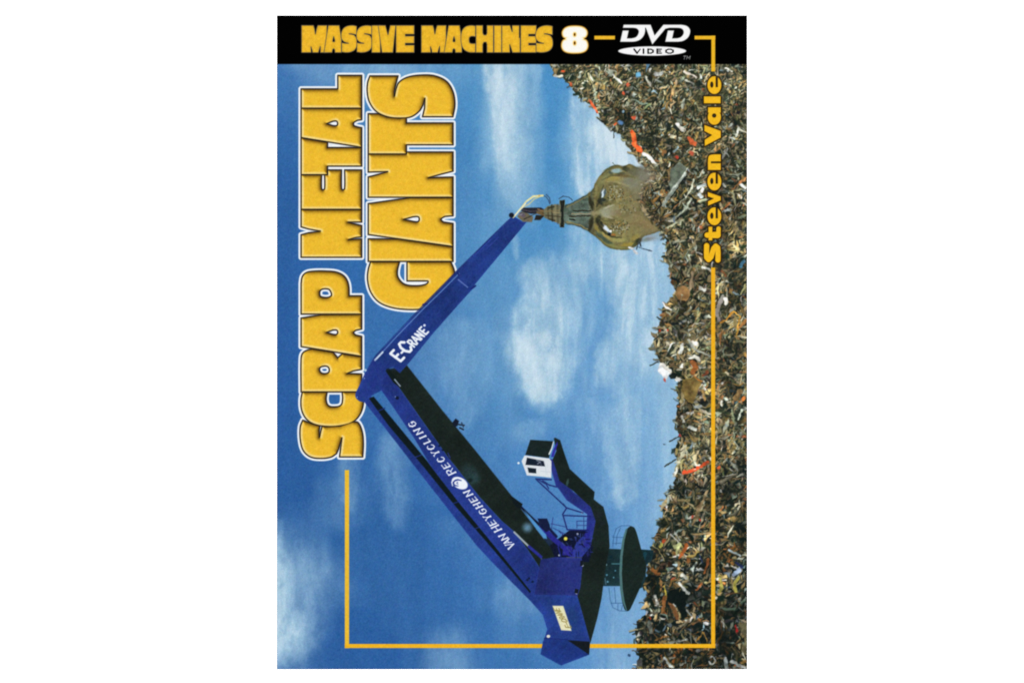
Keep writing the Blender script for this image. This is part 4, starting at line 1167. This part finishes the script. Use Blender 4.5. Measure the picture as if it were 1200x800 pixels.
lay(sl8, np.clip(0.5 - (s + 1.3) / 1.8, 0, 1), rgb((255, 253, 246)), P_EIGHT)
P_LOGO = part_id("title_band", "dvd_logo")


def q6(pts):
    return [(690 + p[0] / 6.0, 10 + p[1] / 6.0) + tuple(p[2:]) for p in pts]


slL, XL, YL = patch(718, 22, 815, 76)
D1 = [q6([(244, 117), (434, 117), (462, 192), (524, 117), (650, 117), (688, 126, 1), (710, 150, 1), (710, 180, 1), (694, 210, 1), (662, 231, 1), (628, 237), (537, 237), (555, 158), (598, 158), (586, 213), (622, 212), (646, 204, 1), (664, 182, 1), (664, 158, 1), (648, 143, 1), (620, 139),
          (566, 139), (538, 146), (446, 256), (400, 139), (396, 139), (396, 160, 1), (388, 190, 1), (366, 218, 1), (335, 233, 1), (308, 237), (220, 237), (238, 158), (280, 158), (268, 213), (300, 213), (330, 204, 1), (346, 184, 1), (350, 160, 1), (336, 144, 1), (312, 139), (240, 139)])]
s = sd_poly([path(c) for c in D1], XL, YL)
lay(slL, np.clip(0.5 - s / 1.0, 0, 1), rgb((250, 250, 250)), P_LOGO)
s = sd_poly([ell(764.2, 60.3, 39.8, 5.5, 80)], XL, YL)
lay(slL, np.clip(0.5 - s / 1.0, 0, 1), rgb((250, 250, 250)), P_LOGO)
for ch, a, b in [('V', 743, 750), ('I', 752.6, 755.4), ('D', 759.4, 765.2), ('E', 770, 775), ('O', 780.4, 788.6)]:
    glyph(ch, lambda u, v, a=a, b=b: (a + u * (b - a), 62.8 - v * 4.6), 1.7, (10, 10, 10), None, 1.1)
for ch, a, b in [('T', 800.2, 803.2), ('M', 804.4, 808.0)]:
    glyph(ch, lambda u, v, a=a, b=b: (a + u * (b - a) + v * .8, 69.8 - v * 3.6), .7, (168, 168, 168), P_LOGO)

# ------------------------------------------------------------------ softness and grain of the print
IMG = blur(IMG, 0.7)
g = RNG.normal(0, 1, (H // 2 + 2, W // 2 + 2, 1)).astype(np.float32)
g = np.repeat(np.repeat(g, 2, 0), 2, 1)[:H, :W]
g3 = RNG.normal(0, 1, (H // 2 + 2, W // 2 + 2, 3)).astype(np.float32)
g3 = np.repeat(np.repeat(g3, 2, 0), 2, 1)[:H, :W]
noise = blur(g, 1.0) * 0.018 + blur(g3, 1.6) * 0.016
lum = IMG.mean(-1, keepdims=True)
IMG = np.clip(IMG + noise * np.clip(lum * 5, 0, 1) * np.clip((1.02 - lum) * 5, 0, 1), 0, 1)
LIN = np.where(IMG <= 0.04045, IMG / 12.92, ((IMG + 0.055) / 1.055)**2.4) / GAIN

# ------------------------------------------------------------------ build the objects
root = bpy.data.objects.new("dvd_cover", None)
C.objects.link(root)
root.empty_display_size = 0.05
root["label"] = "DVD cover lying on its side, blue crane over scrap heap under yellow title letters"
root["category"] = "DVD cover"
CARD = 0.0006
PRINT_Z = CARD + 0.00003

# node colours and positions of the printed sheet
P4 = np.pad(LIN, ((1, 1), (1, 1), (0, 0)), mode='edge')
NODE = (P4[:-1, :-1] + P4[1:, :-1] + P4[:-1, 1:] + P4[1:, 1:]) * 0.25
NX = ((X0 + np.arange(W + 1) / SS) - 600.0) * S
NY = (400.0 - (Y0 + np.arange(H + 1) / SS)) * S


def print_piece(name, ids, parent):
    cells = np.isin(IDS, ids)
    jj, ii = np.nonzero(cells)
    if len(jj) == 0:
        return None
    st = W + 1
    a = jj * st + ii
    quads = np.stack([a + st, a + st + 1, a + 1, a], 1)
    used, inv = np.unique(quads, return_inverse=True)
    inv = inv.reshape(quads.shape)
    uj, ui = used // st, used % st
    co = np.zeros((len(used), 3), np.float32)
    co[:, 0], co[:, 1], co[:, 2] = NX[ui], NY[uj], PRINT_Z
    me = bpy.data.meshes.new(name)
    me.vertices.add(len(used))
    me.vertices.foreach_set("co", co.ravel())
    me.loops.add(inv.size)
    me.loops.foreach_set("vertex_index", inv.ravel().astype(np.int32))
    me.polygons.add(len(inv))
    me.polygons.foreach_set("loop_start", np.arange(0, inv.size, 4, dtype=np.int32))
    me.update(calc_edges=True)
    at = me.attributes.new("ink", 'FLOAT_COLOR', 'POINT')
    c4 = np.ones((len(used), 4), np.float32)
    c4[:, :3] = NODE[uj, ui]
    at.data.foreach_set("color", c4.ravel())
    me.materials.append(M_INK)
    o = bpy.data.objects.new(name, me)
    C.objects.link(o)
    o.parent = parent
    return o


# the card the print sits on
def box(name, x0, y0, x1, y1, z0, z1, mat, parent=None):
    v = [(x0, y0, z0), (x1, y0, z0), (x1, y1, z0), (x0, y1, z0), (x0, y0, z1), (x1, y0, z1), (x1, y1, z1), (x0, y1, z1)]
    f = [(3, 2, 1, 0), (4, 5, 6, 7), (0, 1, 5, 4), (1, 2, 6, 5), (2, 3, 7, 6), (3, 0, 4, 7)]
    me = bpy.data.meshes.new(name)
    me.from_pydata(v, [], f)
    me.materials.append(mat)
    o = bpy.data.objects.new(name, me)
    C.objects.link(o)
    o.parent = parent
    return o


box("card", wx(X0), wy(Y1), wx(X1), wy(Y0), 0.00002, CARD, M_PAPER, root)
parts = {}
for i, nm in enumerate(NAMES):
    if nm and len(nm) == 1:
        parts[nm[0]] = print_piece(nm[0], [i], root)
for i, nm in enumerate(NAMES):
    if nm and len(nm) == 2:
        print_piece(nm[1], [i], parts[nm[0]])

# the white surface under the cover
surf = box("tabletop", -0.9, -0.9, 0.9, 0.9, -0.02, 0.0, M_SURFACE)
surf["kind"] = "structure"
surf["label"] = "plain white surface the cover lies on"
